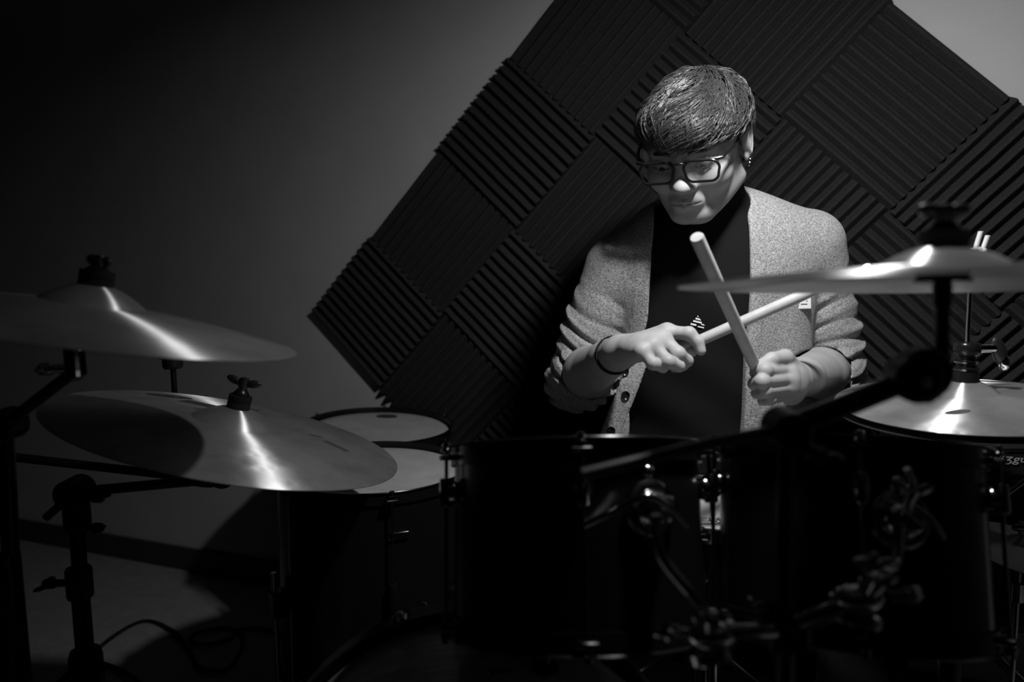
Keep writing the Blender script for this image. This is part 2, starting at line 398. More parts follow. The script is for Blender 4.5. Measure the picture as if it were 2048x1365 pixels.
wing_bolt(t,CL+Vector((0.010,-.018,-.012)),(.15,-1,-.1),'blackm')
Z=lambda v,Y=.62: at(1577,v,Y).z
part('upper_tube',MB().tube([CL,Vector((PB.x,PB.y,.55))],.0066,18),'blackm',t)
part('lower_tube',MB().tube([Vector((PB.x,PB.y,.70)),Vector((PB.x,PB.y,.05))],.0085,18),'blackm',t)
collar(t,(PB.x,PB.y,.62),.016,.04)
tripod(t,PB,.010,0.,.20,.14)
# multi clamp: arms that carry the two rack toms
def tom_holder(root,side,K,br,armcol='dchrome'):
    P=Vector((PB.x,PB.y,at(1577,1262,.62).z))
    a=part('holder_arm',MB().tube(smooth_path([P,P+(K-P)*.5+Vector((0,-.01,.006)),K],6),.0075,14),armcol,root)
    kb=MB().ball(K,.0155,24,(1.35,1,.8)); kb.lathe([(.010,-.02),(.0125,-.018),(.0125,-.012),(.010,-.01)],20,axis_mat(K,(K-P))); part('ball_clamp',kb,'chrome',root)
    part('knuckle_band',MB().lathe([(.017,-.006),(.0195,-.004),(.0195,.004),(.017,.006)],28,axis_mat(K+Vector((0,0,-.018)),(.25*side,.3,1)),close=True),'chrome',root)
    part('l_rod',MB().tube(smooth_path([K,K+Vector((side*.012,-.006,.03)),br+Vector((-side*.004,-.012,-.035)),br+Vector((0,-.01,0))],8),.0048,12),'dchrome',root)
    wing_bolt(root,K+Vector((side*.022,-.008,.004)),(side,-.4,.35),'dchrome',.022,.016)
    wing_bolt(root,K+Vector((side*.004,-.014,.012)),(side*.1,-.6,1),'dchrome',.018,.016)
part('multi_clamp',MB().bbox((-.018,-.016,-.015),(.018,.016,.015),.004,Matrix.Translation((PB.x,PB.y,at(1577,1262,.62).z))),'blackm',t)
tom_holder(t,-1,at(1420,1268,.60),at(1308,1022,.62))
tom_holder(t,1,at(1716,1196,.60),at(1786,1040,.62))
part('memory_lock',MB().bbox((-.013,-.010,-.004),(.013,.010,.004),.0015,axis_mat(at(1530,1206,.63),(0,.2,1),(1,0,0))),'chrome',t)
wing_bolt(t,at(1722,1128,.61),(.3,-1,.6),'dchrome',.02,.022)
# ---------------------------------------------------------------- drums
def drum(name,label,Mx,R,depth,nl,ph,group=None,headm='head',shell='black',hoopm='black',lugm='blackm',legs=None,cat='drum',rodm='dchrome',hoop_h=.020,lug_len=.05,bottom=True,lugs_center=.5):
    t=thing(name,label,cat,Mx,group); L=Matrix.Identity(4)
    part('shell',MB().lathe([(R-.007,-.005),(R,-.005),(R,-depth+.005),(R-.007,-depth+.005)],96,close=True),shell,t,own=True,smooth=60)
    part('drum_head',MB().lathe([(0,-.001),(R-.030,-.001),(R-.012,.0015),(R-.005,-.003),(R-.0035,-.006)],96),headm,t,own=True,smooth=60)
    if bottom: part('bottom_head',MB().lathe([(R-.0035,-depth+.006),(R-.005,-depth+.003),(R-.012,-depth-.0015),(0,-depth)],72),headm,t,own=True,smooth=60)
    def hoop(z,s):
        pr=[(R+.002,z-s*hoop_h*.6),(R+.0045,z-s*hoop_h*.6),(R+.0045,z+s*hoop_h*.40),(R+.008,z+s*hoop_h*.5),(R+.007,z+s*hoop_h*.56),(R+.002,z+s*hoop_h*.5)]
        return part('hoop',MB().lathe(pr,96,close=True),hoopm,t,own=True,smooth=35)
    hoop(.001,1); 
    if bottom: hoop(-depth-.001,-1)
    for k in range(nl):
        a=ph+k*2*math.pi/nl; r=Matrix.Rotation(a,4,'Z'); zc=-depth*lugs_center if lugs_center<.9 else -.06
        lb=MB().ball((0,0,0),1,16,(.012,.011,lug_len*.5),r@Matrix.Translation((R+.006,0,zc)))
        lb.lathe([(0,-lug_len*.6),(.0065,-lug_len*.6),(.0078,-lug_len*.5),(.0078,lug_len*.5),(.0065,lug_len*.6),(0,lug_len*.6)],16,r@Matrix.Translation((R+.0125,0,zc)))
        lg=part('lug',lb,lugm,t,own=True)
        for s_,zz in ((1,.004),(-1,-depth-.004)):
            if s_<0 and not bottom: continue
            rb=MB().lathe([(0,s_*.012),(.0042,s_*.011),(.0046,s_*.004),(.0062,s_*.003),(.0062,0),(.0022,0),(.0022,(zc-zz)),(0,(zc-zz))],12,r@Matrix.Translation((R+.0125,0,zz)))
            part('tension_rod',rb,rodm,lg,own=True)
            part('hoop_ear',MB().bbox((R+.003,-.011,zz-s_*.006-.003),(R+.019,.011,zz-s_*.006+.003),.0015,r),hoopm,t,own=True)
    return t
TA=math.radians(18)
def tom_mx(c,a=TA,lat=0): return axis_mat(Vector(c),Vector((lat,math.sin(a),math.cos(a))),(1,0,0))
tl=drum('rack_tom','black rack tom left of the boom stand post',tom_mx((.072,.868,.786)),.1415,.185,5,R_(196),group='rack toms',lugm='dchrome',lug_len=.026,lugs_center=.22)
trr=drum('rack_tom','black rack tom right of the boom stand post',tom_mx((.392,.868,.780),lat=.08),.1415,.185,5,R_(180),group='rack toms',lugm='dchrome',lug_len=.026,lugs_center=.22)
def tom_bracket(t,loc_px,az):
    # domed chrome bracket on the camera side of the shell
    Mi=WM(t).inverted(); c=Mi@at(*loc_px); a=math.atan2(c.y,c.x); R=.1415
    r=Matrix.Rotation(a,4,'Z')@Matrix.Translation((R,0,c.z))@Matrix.Rotation(math.pi/2,4,'Y')
    part('mount_plate',MB().lathe([(0,.001),(.030,.001),(.029,.004),(.024,.007),(.020,.007),(.018,.012),(.012,.020),(0,.023)],40,r),'dchrome',t,own=True)
    b=MB(); b.lathe([(.010,.010),(.0125,.012),(.0125,.030),(.010,.032),(0,.032)],24,r); b.ball((0,0,.036),.0085,18,(1,1,.8),r); part('mount_clamp',b,'chrome',t,own=True)
tom_bracket(tl,(1312,1018,.72),0); tom_bracket(trr,(1790,1040,.72),0)
p=at(1290,1003,.685); part('grab_arm',MB().tube(smooth_path([at(1165,1054,.70),at(1232,1022,.69),at(1290,993,.685),at(1335,1012,.69),at(1375,1052,.70)],6),.0035,10),'dchrome',tl)
wb=wing_bolt(trr,at(1812,1010,.675),(.1,-.3,1),'dchrome',.02,.02)
part('wing_handle',MB().tube(smooth_path([at(1818,1020,.675),at(1827,975,.67),at(1813,938,.665)],6),[.0035]*12+[.003],10),'dchrome',trr)
part('wing_handle',MB().tube(smooth_path([at(1828,1016,.675),at(1862,1042,.67),at(1885,1078,.672)],6),.0035,10),'dchrome',trr)
ftf=drum('floor_tom','front floor tom, black with pale head, partly under the ride cymbal',axis_mat(at(746,941,1.42),(.02,.0,1),(1,0,0)),.178,.36,6,R_(290),group='floor toms')
ftr=drum('floor_tom','rear floor tom by the wall, pale head with a black oval vent mark',axis_mat(at(757,857,1.83),(.045,-.02,1),(1,0,0)),.178,.38,6,R_(335),group='floor toms')
for t,ps in ((ftf,(R_(214),R_(334),R_(94))),(ftr,(R_(205),R_(325),R_(85)))):
    Mi=WM(t)
    for a in ps:
        r=.197; top=Mi@Vector((r*math.cos(a),r*math.sin(a),-.16)); r2=.205
        lg=part('floor_leg',MB().tube([top,Vector((top.x,top.y,.08)),Vector((top.x+.012*math.cos(a),top.y+.012*math.sin(a),.02))],.0052,12),'dchrome',t)
        part('rubber_foot',MB().tube([Vector((top.x+.011*math.cos(a),top.y+.011*math.sin(a),.028)),Vector((top.x+.014*math.cos(a),top.y+.014*math.sin(a),.006))],.010,12),'rubber',lg)
        q=Mi@Vector((.187*math.cos(a),.187*math.sin(a),-.22)); part('leg_bracket',MB().bbox((-.010,-.016,-.025),(.016,.016,.025),.004,Matrix.Translation(q)@Matrix.Rotation(a,4,'Z')),'blackm',t)
part('printed_mark',MB().add([(x*.028,.128+y*.018,.0014) for x,y in [(math.cos(k*math.pi/12),math.sin(k*math.pi/12)) for k in range(24)]],[tuple(range(24))]),'ink',ftr,None,own=True)
part('floor_tom_badge',MB().bbox((-.018,-.183,-.075),(.018,-.178,-.062),.001,Matrix.Rotation(R_(24),4,'Z')),'dchrome',ftf,own=True)
# bass drum, axis towards the camera
bx,bz=-.055,.287
t=thing('bass_drum','bass drum with stained wood shell and black hoops, low under the rack toms','drum',(bx,.72,0))
BM=axis_mat((bx,.93,bz),(0,1,0),(1,0,0))
part('shell',MB().lathe([(.262,0),(.270,0),(.270,-.40),(.262,-.40)],128,BM,close=True),'shellwood',t,smooth=60)
for z,nm in ((.004,0),(-.404,1)):
    part('hoop',MB().lathe([(.268,z-.019),(.282,z-.019),(.285,z-.016),(.285,z+.016),(.282,z+.019),(.268,z+.019)],128,BM,close=True),'black',t,smooth=35)
part('batter_head',MB().lathe([(0,.010),(.255,.010),(.268,.004)],96,BM),'head',t,smooth=60)
part('front_head',MB().lathe([(.268,-.404),(.255,-.412),(0,-.412)],96,BM),'black',t,smooth=60)
for k in range(8):
    a=R_(90+19.5)+k*R_(45); d=Vector((math.cos(a),0,math.sin(a)))
    for ys,yy in ((1,.93),(-1,.53)):
        c=Vector((bx,yy,bz))+d*.286
        cb=MB().ball(c,1,18,(.012,.018,.009),Matrix.Identity(4)); cb=MB(); cb.ball((0,0,0),1,18,(.0125,.021,.0095),axis_mat(c,d,(-d.z,0,d.x)))
        cl_=part('claw_hook',cb,'dchrome',t)
        pe=at(848,1213,.985) if (k==0 and ys>0) else c+Vector((0,ys*.06,0))
        if ys>0:
            hb_=MB().tube([c,pe],.0032,10); hb_.ball(pe,.0062,14); part('tension_handle',hb_,'dchrome',cl_)
    lg=MB().ball((0,0,0),1,16,(.010,.026,.010),axis_mat(Vector((bx,.73,bz))+d*.272,d,(-d.z,0,d.x))); part('lug',lg,'dchrome',t)
# tom mount pipe going into the shell top
mp=Vector((.030,.83,0)); mp.z=bz+math.sqrt(.27**2-(mp.x-bx)**2)
part('mount_flange',MB().lathe([(.011,0),(.0185,0),(.0195,.0015),(.0185,.0035),(.011,.004)],32,Matrix.Translation(mp),close=True),'blackm',t)
part('mount_pipe',MB().tube([mp-Vector((0,0,.05)),mp+Vector((0,0,.055))],.0112,20),'black',t)
bp=Vector((-.018,.80,0)); aa=math.atan2(1,0)
bpz=bz+math.sqrt(.2705**2-(bp.x-bx)**2)
bdg=part('badge',MB().bbox((-.016,-.008,0),(.016,.008,.0012),.0004,axis_mat((bp.x,bp.y,bpz),((bp.x-bx),0,bpz-bz),(1,.5,0))),'chrome',t)
def text(name,body,size,Mx,m,parent=None,ext=.0003,sx=1.,shear=0.,font_space=1.):
    cu=bpy.data.curves.new('lettering','FONT'); cu.body=body; cu.size=size; cu.extrude=ext; cu.align_x='CENTER'; cu.align_y='CENTER'; cu.shear=shear; cu.space_character=font_space; cu.resolution_u=3
    o=bpy.data.objects.new('tmp',cu); C.objects.link(o); bpy.context.view_layer.update()
    dg=bpy.context.evaluated_depsgraph_get(); me=bpy.data.meshes.new_from_object(o.evaluated_get(dg)); bpy.data.objects.remove(o)
    P=(WM(parent).inverted() if parent else Matrix.Identity(4))
    me.transform(P@Mx@Matrix.Diagonal((sx,1,1,1))); me.materials.clear(); me.materials.append(M[m])
    o=bpy.data.objects.new(name,me); C.objects.link(o)
    if parent:o.parent=parent
    return o
text('lettering','AV',.010,axis_mat((bp.x,bp.y,bpz+.0014),((bp.x-bx),0,bpz-bz),(1,.5,0)),'ink',bdg)
for s_ in (-1,1):
    a=R_(-35 if s_>0 else 215); q=Vector((bx,.62,bz))+Vector((math.cos(a),0,math.sin(a)))*.27
    part('spur',MB().tube([q,Vector((q.x+s_*.07,.55,.015))],.007,12),'blackm',t)
# snare between the drummer's knees
M['pale']=mat('pale_lacquer',.42,.4,coat=.2)
SNC=Vector((.312,1.13,.632))
sn=drum('snare_drum','snare drum with pale printed head, glimpsed between the two rack toms',axis_mat(SNC,(0,0,1),(1,0,0)),.130,.12,8,R_(247.5),headm='pale',lugm='dchrome',hoopm='dchrome',lug_len=.022)
def planept(u,v,z):
    c0=Vector((0,0,CAMZ)); d=at(u,v,1)-c0; return c0+d*((z-CAMZ)/d.z)
P0=planept(1430,1040,SNC.z+.0018)
text('lettering','CIMA',.024,axis_mat(P0,(0,0,1),(1,0,0)),'ink',sn,sx=.75)
text('lettering','V',.016,axis_mat(P0+Vector((.002,-.010,0)),(0,0,1),(1,0,0)),'ink',sn,sx=1.6)
for dy in (-.016,-.020): part('printed_line',MB().box((-.04,dy,-.0004),(.04,dy+.0016,.0004),Matrix.Translation(P0)),'ink',sn,None)
ss=thing('snare_stand','snare stand cradle under the pale snare drum','stand',(P0.x,1.135,0))
P0=SNC; zc=SNC.z-.135
for k in range(3):
    a=.6+k*2.094; part('basket_arm',MB().tube(smooth_path([(P0.x,1.135,zc-.07),(P0.x+.09*math.cos(a),1.135+.09*math.sin(a),zc-.02),(P0.x+.140*math.cos(a),1.135+.140*math.sin(a),zc-.002),(P0.x+.146*math.cos(a),1.135+.146*math.sin(a),zc+.022)],5),.005,10),'chrome',ss)
part('lower_tube',MB().tube([(P0.x,1.135,zc-.07),(P0.x,1.135,.05)],.011,16),'chrome',ss)
tripod(ss,(P0.x,1.135,0),.010,.5,.23,.14,'chrome')
# ---------------------------------------------------------------- hi-hat stand
HX,HY=HH[0][0],HH[0][1]; hc=Vector(HH[0])
t=thing('hi_hat_stand','hi-hat stand with black clutch and thin pull rod, right','stand',(HX,HY,0))
hz=hc.z+.036
def zz(v): return at(1945,v,HY).z
part('pull_rod',MB().tube([(HX,HY,zz(520)),(HX,HY,.2)],.0032,12),'chrome',t)
cb=MB().lathe([(0,zz(764)),(.0185,zz(764)),(.0175,zz(748)),(.0165,zz(742)),(.0165,zz(735)),(.0135,zz(733)),(.0135,zz(727)),(.0155,zz(725)),(.0155,zz(722)),(.012,zz(720)),(.012,zz(712)),(.0175,zz(706)),(.0185,zz(700)),(.0185,zz(690)),(.0165,zz(686)),(.004,zz(685)),(0,zz(685))],32,Matrix.Translation((HX,HY,0)))
part('clutch',cb,'black',t)
part('clutch_ring',MB().lathe([(.0155,zz(726)),(.0170,zz(725)),(.0170,zz(722.5)),(.0155,zz(721.5))],32,Matrix.Translation((HX,HY,0)),close=True),'dchrome',t)
part('clutch_ring',MB().lathe([(.0155,zz(741)),(.0175,zz(740)),(.0175,zz(737.5)),(.0155,zz(736.5))],32,Matrix.Translation((HX,HY,0)),close=True),'dchrome',t)
cw=at(1986,697,HY)
part('clutch_screw',MB().tube([(HX+.015,HY,cw.z),(HX+.040,HY,cw.z)],.0062,14),'chrome',t)
wn=MB().ball((0,0,0),1,18,(.011,.006,.024),Matrix.Translation((HX+.048,HY,cw.z-.006))@Matrix.Rotation(-.35,4,'Y')); part('wing_nut',wn,'blackp',t)
part('wing_tip',MB().ball((0,0,0),1,16,(.0082,.006,.012),Matrix.Translation((HX+.055,HY-.002,cw.z-.022))),'dchrome',t)
part('bottom_seat',MB().lathe([(0,hc.z-.030),(.030,hc.z-.030),(.026,hc.z-.042),(.016,hc.z-.05),(0,hc.z-.05)],28,Matrix.Translation((HX,HY,0))),'blackp',t)
part('upper_tube',MB().tube([(HX,HY,hc.z-.04),(HX,HY,.40)],.0125,18),'blackm',t)
part('lower_tube',MB().tube([(HX,HY,.42),(HX,HY,.06)],.0155,18),'blackm',t)
collar(t,(HX,HY,.42),.021,.045); wing_bolt(t,(HX+.02,HY,.42),(1,0,0))
tripod(t,(HX,HY,0),.010,R_(-40),.26,.18)
part('foot_pedal',MB().bbox((-.045,-.13,.0),(.045,.13,.008),.003,Matrix.Translation((HX-.02,HY+.13,.045))@Matrix.Rotation(-.12,4,'X')),'blackm',t)
# little hand ornament on the rod tip
hp=at(1955,510,HY); hM=Matrix.Translation(hp)
M['skinp']=mat('pale_plastic',.5,.5)
t=thing('hand_ornament','tiny pale hand making a V sign on top of the hi-hat rod','ornament',hM)
fist=MB().ball((0,0,.002),1,20,(.012,.008,.010)); fist.ball((-.008,-.004,.007),1,14,(.007,.005,.004)); fist.ball((.006,-.005,.006),1,14,(.004,.004,.004)); part('fist',fist,'skinp',t,own=True,smooth=180)
part('finger',MB().tube(smooth_path([(-.004,0,.006),(-.001,0,.018),(.0025,0,.031),(.003,0,.034)],5),[.0036]*14+[.003,.0012],12),'skinp',t,own=True,smooth=180)
part('finger',MB().tube(smooth_path([(.006,0,.004),(.009,0,.014),(.0125,0,.025),(.013,0,.028)],5),[.0040]*14+[.0032,.0012],12),'skinp',t,own=True,smooth=180)
# ---------------------------------------------------------------- left stands
rc=Vector(RIDE[0]); RM=disc_mx(*RIDE)
JT=at(150,985,1.05); PBL=Vector((at(155,1120,1.05).x,1.05,0))
t=thing('boom_stand','black stand at far left whose boom holds the big ride cymbal','stand',PBL)
below_hw(t,*RIDE,.028,rs=.017); top_hw(t,*RIDE,.020+.020,.017,.026,hf=.020)
nd=RM@Vector((0,0,-.07))
part('cymbal_rod',MB().tube([RM@Vector((0,0,.07)),nd],.004,10),'blackm',t)
part('tilter',MB().ball(nd,.016,20,(1.2,.8,1)),'blackp',t)
part('boom_tube',MB().tube([nd,JT],.0075,14),'blackm',t)
part('boom_tail',MB().tube([JT,at(92,1036,1.05)],.006,12),'blackm',t)
jb=MB(); cyl(jb,JT-Vector((0,.022,0)),JT+Vector((0,.022,0)),.022,26,.004); jb.bbox((-.014,-.016,-.055),(.014,.016,.0),.004,Matrix.Translation(JT)); part('boom_clamp',jb,'blackp',t)
wing_bolt(t,JT+Vector((.018,-.005,-.006)),(1,-.2,.0),'blackp')
z1=at(155,1150,1.05).z
part('upper_tube',MB().tube([JT-Vector((0,0,.01)),Vector((PBL.x,1.05,.50))],.0105,18),'blackm',t)
part('lower_tube',MB().tube([Vector((PBL.x,1.05,z1-.02)),Vector((PBL.x,1.05,.06))],.0125,18),'blackm',t)
collar(t,(PBL.x,1.05,z1-.012),.018,.045); wing_bolt(t,(PBL.x-.016,1.05,z1-.012),(-1,-.1,0),'blackp',.035,.026)
wing_bolt(t,(PBL.x+.012,1.05,at(155,1056,1.05).z),(1,-.1,0),'blackp',.03,.010)
tripod(t,PBL,.011,R_(-60),.34,.36)
cc_=Vector(CRL[0]); LM=disc_mx(*CRL)
PL2=Vector((at(8,1100,.90).x,.90,0))
t=thing('boom_stand','black stand on the left picture edge with chrome tilter under the upper crash','stand',PL2)
below_hw(t,*CRL,.030,rs=.016); top_hw(t,*CRL,.024+.018,.0185,.014,.55,.020)
j2=at(150,742,.875)
part('cymbal_rod',MB().tube([LM@Vector((0,0,.08)),LM@Vector((0,0,-.02)),at(152,700,.87)],.0045,12),'dchrome',t)
tb=MB().bbox((-.009,-.010,-.026),(.009,.010,.022),.003,Matrix.Translation(at(149,712,.87))); tb.ball(j2,.0125,18); part('tilter',tb,'chrome',t)
wing_bolt(t,at(133,737,.87),(-1,-.2,0),'dchrome',.03,.012)
j3=at(10,850,.90)
part('boom_tube',MB().tube([j2,j3],.007,14),'blackm',t)
kb=MB(); cyl(kb,j3-Vector((0,.02,0)),j3+Vector((0,.02,0)),.02,24,.003); part('boom_clamp',kb,'blackp',t)
part('upper_tube',MB().tube([j3,(PL2.x,.90,.5)],.010,18),'blackm',t)
part('lower_tube',MB().tube([(PL2.x,.90,at(10,1110,.90).z),(PL2.x,.90,.05)],.0175,18),'blackm',t)
tripod(t,PL2,.012,R_(30),.24,.16)
# microphone on a low boom, and a slim rod with clamp
t=thing('microphone_boom','black microphone on a long straight boom, low behind the ride cymbal','microphone',at(20,912,1.38))
a_,b_=at(-140,896,1.38),at(335,950,1.38); c_=at(446,962,1.38)
part('boom_tube',MB().tube([a_,b_],.0085,14),'blackm',t)
part('microphone_body',MB().lathe([(0,0),(.010,0),(.014,.012),(.0155,.05),(.0165,.075),(.0150,.092),(.009,.101),(0,.103)],28,axis_mat(b_-(c_-b_)*.05,c_-b_)),'blackp',t)
part('shock_clip',MB().lathe([(.0155,.02),(.019,.022),(.019,.04),(.0155,.042)],24,axis_mat(b_,c_-b_),close=True),'rubber',t)
mp_=at(-140,896,1.38)
part('upright_pole',MB().tube([mp_,(mp_.x,mp_.y,.02)],.010,14),'blackm',t)
part('round_base',MB().lathe([(0,0),(.12,0),(.12,.012),(.10,.02),(.02,.024),(0,.024)],40,Matrix.Translation((mp_.x,mp_.y,0))),'blackm',t)
q=at(345,720,1.36)
q=at(345,720,1.38)
part('rod',MB().tube([(q.x,q.y,q.z),(q.x,q.y,at(345,951,1.38).z)],.0052,12),'blackm',t)
part('cup_clamp',MB().lathe([(0,-.016),(.016,-.016),(.018,-.012),(.018,.004),(.012,.008),(.012,.022),(0,.024)],26,Matrix.Translation(q)),'blackp',t)
for dx in (-.019,.018): part('clamp_knob',MB().ball(q+Vector((dx,-.004,.010)),.009,14,(1,.7,1)),'dchrome',t)
# cable on the floor
def floorpt(u,v,h=.005):
    d=RC.T@np.array([u-1024.0,v-682.5,FPX]); k=-(CAMZ-h)/d[2]; return Vector((d[0]*k,d[1]*k,h))
cp=[(150,1360),(205,1290),(285,1243),(345,1262),(378,1300),(400,1335),(445,1342),(475,1315),(485,1272),(455,1258),(400,1264),(380,1280),(410,1290),(460,1278),(475,1262),(520,1258),(575,1275),(640,1330),(700,1420)]
cpts=[floorpt(u,v,.006+.004*math.sin(i*1.7)**2) for i,(u,v) in enumerate(cp)]
solo('cable',MB().tube(smooth_path(cpts,8),.0048,8),'rubber',cpts[0],'black cable looped on the floor beside the left stand','cable',local=False)
cp=[(190,1300),(250,1310),(330,1322),(400,1308),(440,1300)]
# ---------------------------------------------------------------- right side: amplifier, low cymbal
az0=.30; az1=at(1960,893,1.34).z
ax0=at(1838,1290,1.34).x
t=thing('amplifier','black amplifier box with pale lettering strip, right edge behind hi-hat stand','amplifier',(ax0+.3,1.42,az0))
part('cabinet',MB().bbox((ax0,1.34,az0),(ax0+.60,1.53,az1),.008),'blackp',t)
zt=at(2000,917,1.335).z
part('top_panel',MB().bbox((ax0+.10,1.334,az1-.055),(ax0+.59,1.341,az1-.012),.002),'rubber',t)
part('trim_strip',MB().bbox((ax0+.10,1.331,az1-.0095),(ax0+.59,1.339,az1-.004),.001),'dchrome',t)
part('speaker_grille',MB().bbox((ax0+.02,1.333,az0+.02),(ax0+.58,1.341,az1-.07),.003),'felt',t)
lp=at(2016,919,1.331)
text('lettering','=diʒgur',.019,axis_mat(lp,(0,-1,0),(1,0,-.03)),'pale',t,sx=1.5,shear=.2)
for s_ in (0,1):
    xx=at(1958,1312,1.30).x+s_*.34
    part('stand_leg',MB().tube([(xx,1.31,az0+.004),(xx+.015,1.29,az0-.004),(xx+.085,1.24,az0-.08),(xx+.22,1.22,.012)],.009,12),'chrome',t)
    part('stand_leg',MB().tube([(xx,1.50,az0+.004),(xx+.02,1.51,az0-.01),(xx+.10,1.52,.012)],.009,12),'chrome',t)
part('stand_rail',MB().tube([(ax0+.02,1.40,az0-.004),(ax0+.58,1.40,az0-.004)],.008,12),'blackm',t)
lc=at(2040,1098,1.16)
t=thing('splash_cymbal','small dull cymbal low at the right edge, in front of the amplifier','cymbal',disc_mx(lc,.10,.18))
part('plate',cymbal_mb(.085,.022,.012,.012),'crash',t,own=True,smooth=180)
t=thing('low_stand','short thin stand under the small low cymbal at the right edge','stand',(lc.x,lc.y,0))
part('rod',MB().tube([lc+Vector((0,0,.045)),(lc.x,lc.y,.03)],.0042,12),'dchrome',t)
part('diagonal_arm',MB().tube([at(1952,1034,1.18),at(2060,955,1.18)],.0035,12),'chrome',t) 
part('wing_nut',MB().ball(lc+Vector((0,0,.035)),.009,14,(1.8,.6,.8)),'dchrome',t)
part('height_clamp',MB().lathe([(0,-.015),(.010,-.015),(.010,.015),(0,.015)],18,Matrix.Translation((lc.x,lc.y,at(1998,1185,1.16).z))),'chrome',t)
tripod(t,(lc.x,lc.y,0),.009,.4,.11,.07)
# drum throne
# ---------------------------------------------------------------- organic surfaces: distance fields turned into one continuous mesh
F32=np.float32
def A3(p): return np.array(p,dtype=F32)
def seg(P,a,b,ra,rb,sc=None):
    a=A3(a);b=A3(b);ba=b-a; q=P-a; t=np.clip((q@ba)/max(float(ba@ba),1e-9),0,1)
    return np.sqrt(((q-t[:,None]*ba)**2).sum(1))-(ra+(rb-ra)*t)
def ell(P,c,r,B=None):
    q=P-A3(c)
    if B is not None: q=q@np.array(B,dtype=F32).T
    r=A3(r); k0=np.sqrt(((q/r)**2).sum(1)); k1=np.sqrt(((q/(r*r))**2).sum(1)); return k0*(k0-1)/np.maximum(k1,1e-6)
def smin(a,b,k):
    h=np.maximum(k-np.abs(a-b),0)/k; return np.minimum(a,b)-h*h*k*.25
def smax(a,b,k): return -smin(-a,-b,k)
def mesh_sdf(f,lo,hi,h,name='sdf'):
    lo=np.array(lo,dtype=float); n=np.ceil((np.array(hi)-lo)/h/8).astype(int)*8
    nb=n//8
    bi=np.stack(np.meshgrid(*[np.arange(k) for k in nb],indexing='ij'),-1).reshape(-1,3)
    cen=(lo+(bi*8+4)*h).astype(F32); dv=f(cen)
    D=np.repeat(np.repeat(np.repeat(np.where(dv>0,1.,-1.).astype(F32).reshape(nb),8,0),8,1),8,2)
    D=np.pad(D,((0,1),)*3,mode='edge')
    act=bi[np.abs(dv)<h*8*.87*1.25+.004]
    off=np.stack(np.meshgrid(*[np.arange(9)]*3,indexing='ij'),-1).reshape(-1,3)
    for s in range(0,len(act),400):
        I=(act[s:s+400,None,:]*8+off[None]).reshape(-1,3)
        D[I[:,0],I[:,1],I[:,2]]=f((lo+I*h).astype(F32))
    S=D<0
    # active cells
    m=None; c8=[(a,b,c) for a in (0,1) for b in (0,1) for c in (0,1)]
    cnt=np.zeros(tuple(n),dtype=np.int8)
    for a,b,c in c8: cnt+=S[a:n[0]+a,b:n[1]+b,c:n[2]+c]
    cells=np.argwhere((cnt>0)&(cnt<8)); idx=-np.ones(tuple(n),dtype=np.int64); idx[tuple(cells.T)]=np.arange(len(cells))
    V=np.zeros((len(cells),3)); W=np.zeros(len(cells))
    vals={c:D[cells[:,0]+c[0],cells[:,1]+c[1],cells[:,2]+c[2]] for c in c8}
    for c in c8:
        for ax in range(3):
            if c[ax]==0:
                d=list(c); d[ax]=1; d=tuple(d); va,vb=vals[c],vals[d]; k=(va<0)!=(vb<0)
                t=np.where(k,va/np.where(k,va-vb,1),0); p=np.array(c,float)[None]+np.zeros((len(cells),1)); p[:,ax]+=t
                V[k]+=p[k]; W[k]+=1
    V=lo+(cells+V/W[:,None])*h
    faces=[]
    for ax in range(3):
        b_,c_=[(1,2),(2,0),(0,1)][ax]
        s1=S[tuple(slice(0,-1) if k==ax else slice(None) for k in range(3))]; s2=S[tuple(slice(1,None) if k==ax else slice(None) for k in range(3))]
        e=np.argwhere(s1!=s2); ok=(e[:,b_]>0)&(e[:,c_]>0)&(e[:,b_]<n[b_])&(e[:,c_]<n[c_])&(e[:,ax]<n[ax]); e=e[ok]
        q=[]
        for db,dc in ((-1,-1),(0,-1),(0,0),(-1,0)):
            g=e.copy(); g[:,b_]+=db; g[:,c_]+=dc; q.append(idx[g[:,0],g[:,1],g[:,2]])
        q=np.stack(q,1); fl=~s1[tuple(e.T)]; q[fl]=q[fl][:,::-1]; q=q[(q>=0).all(1)]; faces.append(q)
    return V,np.concatenate(faces)
def np_part(name,parts,m,parent,label=None):
    V=[];Fc=[];n=0
    for v,f in parts: V.append(v); Fc.append(f+n); n+=len(v)
    V=np.concatenate(V); Fc=np.concatenate(Fc)
    Pm=np.array(WM(parent).inverted()); V=V@Pm[:3,:3].T+Pm[:3,3]
    me=bpy.data.meshes.new(name); me.vertices.add(len(V)); me.vertices.foreach_set('co',V.astype(F32).ravel())
    me.loops.add(Fc.size); me.loops.foreach_set('vertex_index',Fc.astype(np.int32).ravel())
    me.polygons.add(len(Fc)); me.polygons.foreach_set('loop_start',np.arange(0,Fc.size,4,dtype=np.int32)); me.polygons.foreach_set('loop_total',np.full(len(Fc),4,dtype=np.int32))
    me.polygons.foreach_set('use_smooth',np.ones(len(Fc),dtype=bool)); me.update(calc_edges=True); me.validate()
    me.materials.append(M[m]); o=bpy.data.objects.new(name,me); C.objects.link(o); o.parent=parent
    if label:o['label']=label
    return o
def px(u,v,Y): return np.array(at(u,v,Y))
M['skin']=mat('skin',.36,.55,bump=((220,.10,.001),),noise=(40,.33,.38),spec=.35)
M['hair']=mat('dark_hair',.035,.34,spec=.6)
M['cardi']=mat('heather_knit',.30,1.,bump=((420,.8,.002),(90,.3,.004)),noise=(330,.13,.50),spec=.1,sheen=.15)
M['shirt']=mat('black_cotton',.010,.95,bump=(500,.3,.002),spec=.1)
M['frame']=mat('black_acetate',.006,.3,spec=.3)
M['white']=mat('white_enamel',.75,.4)
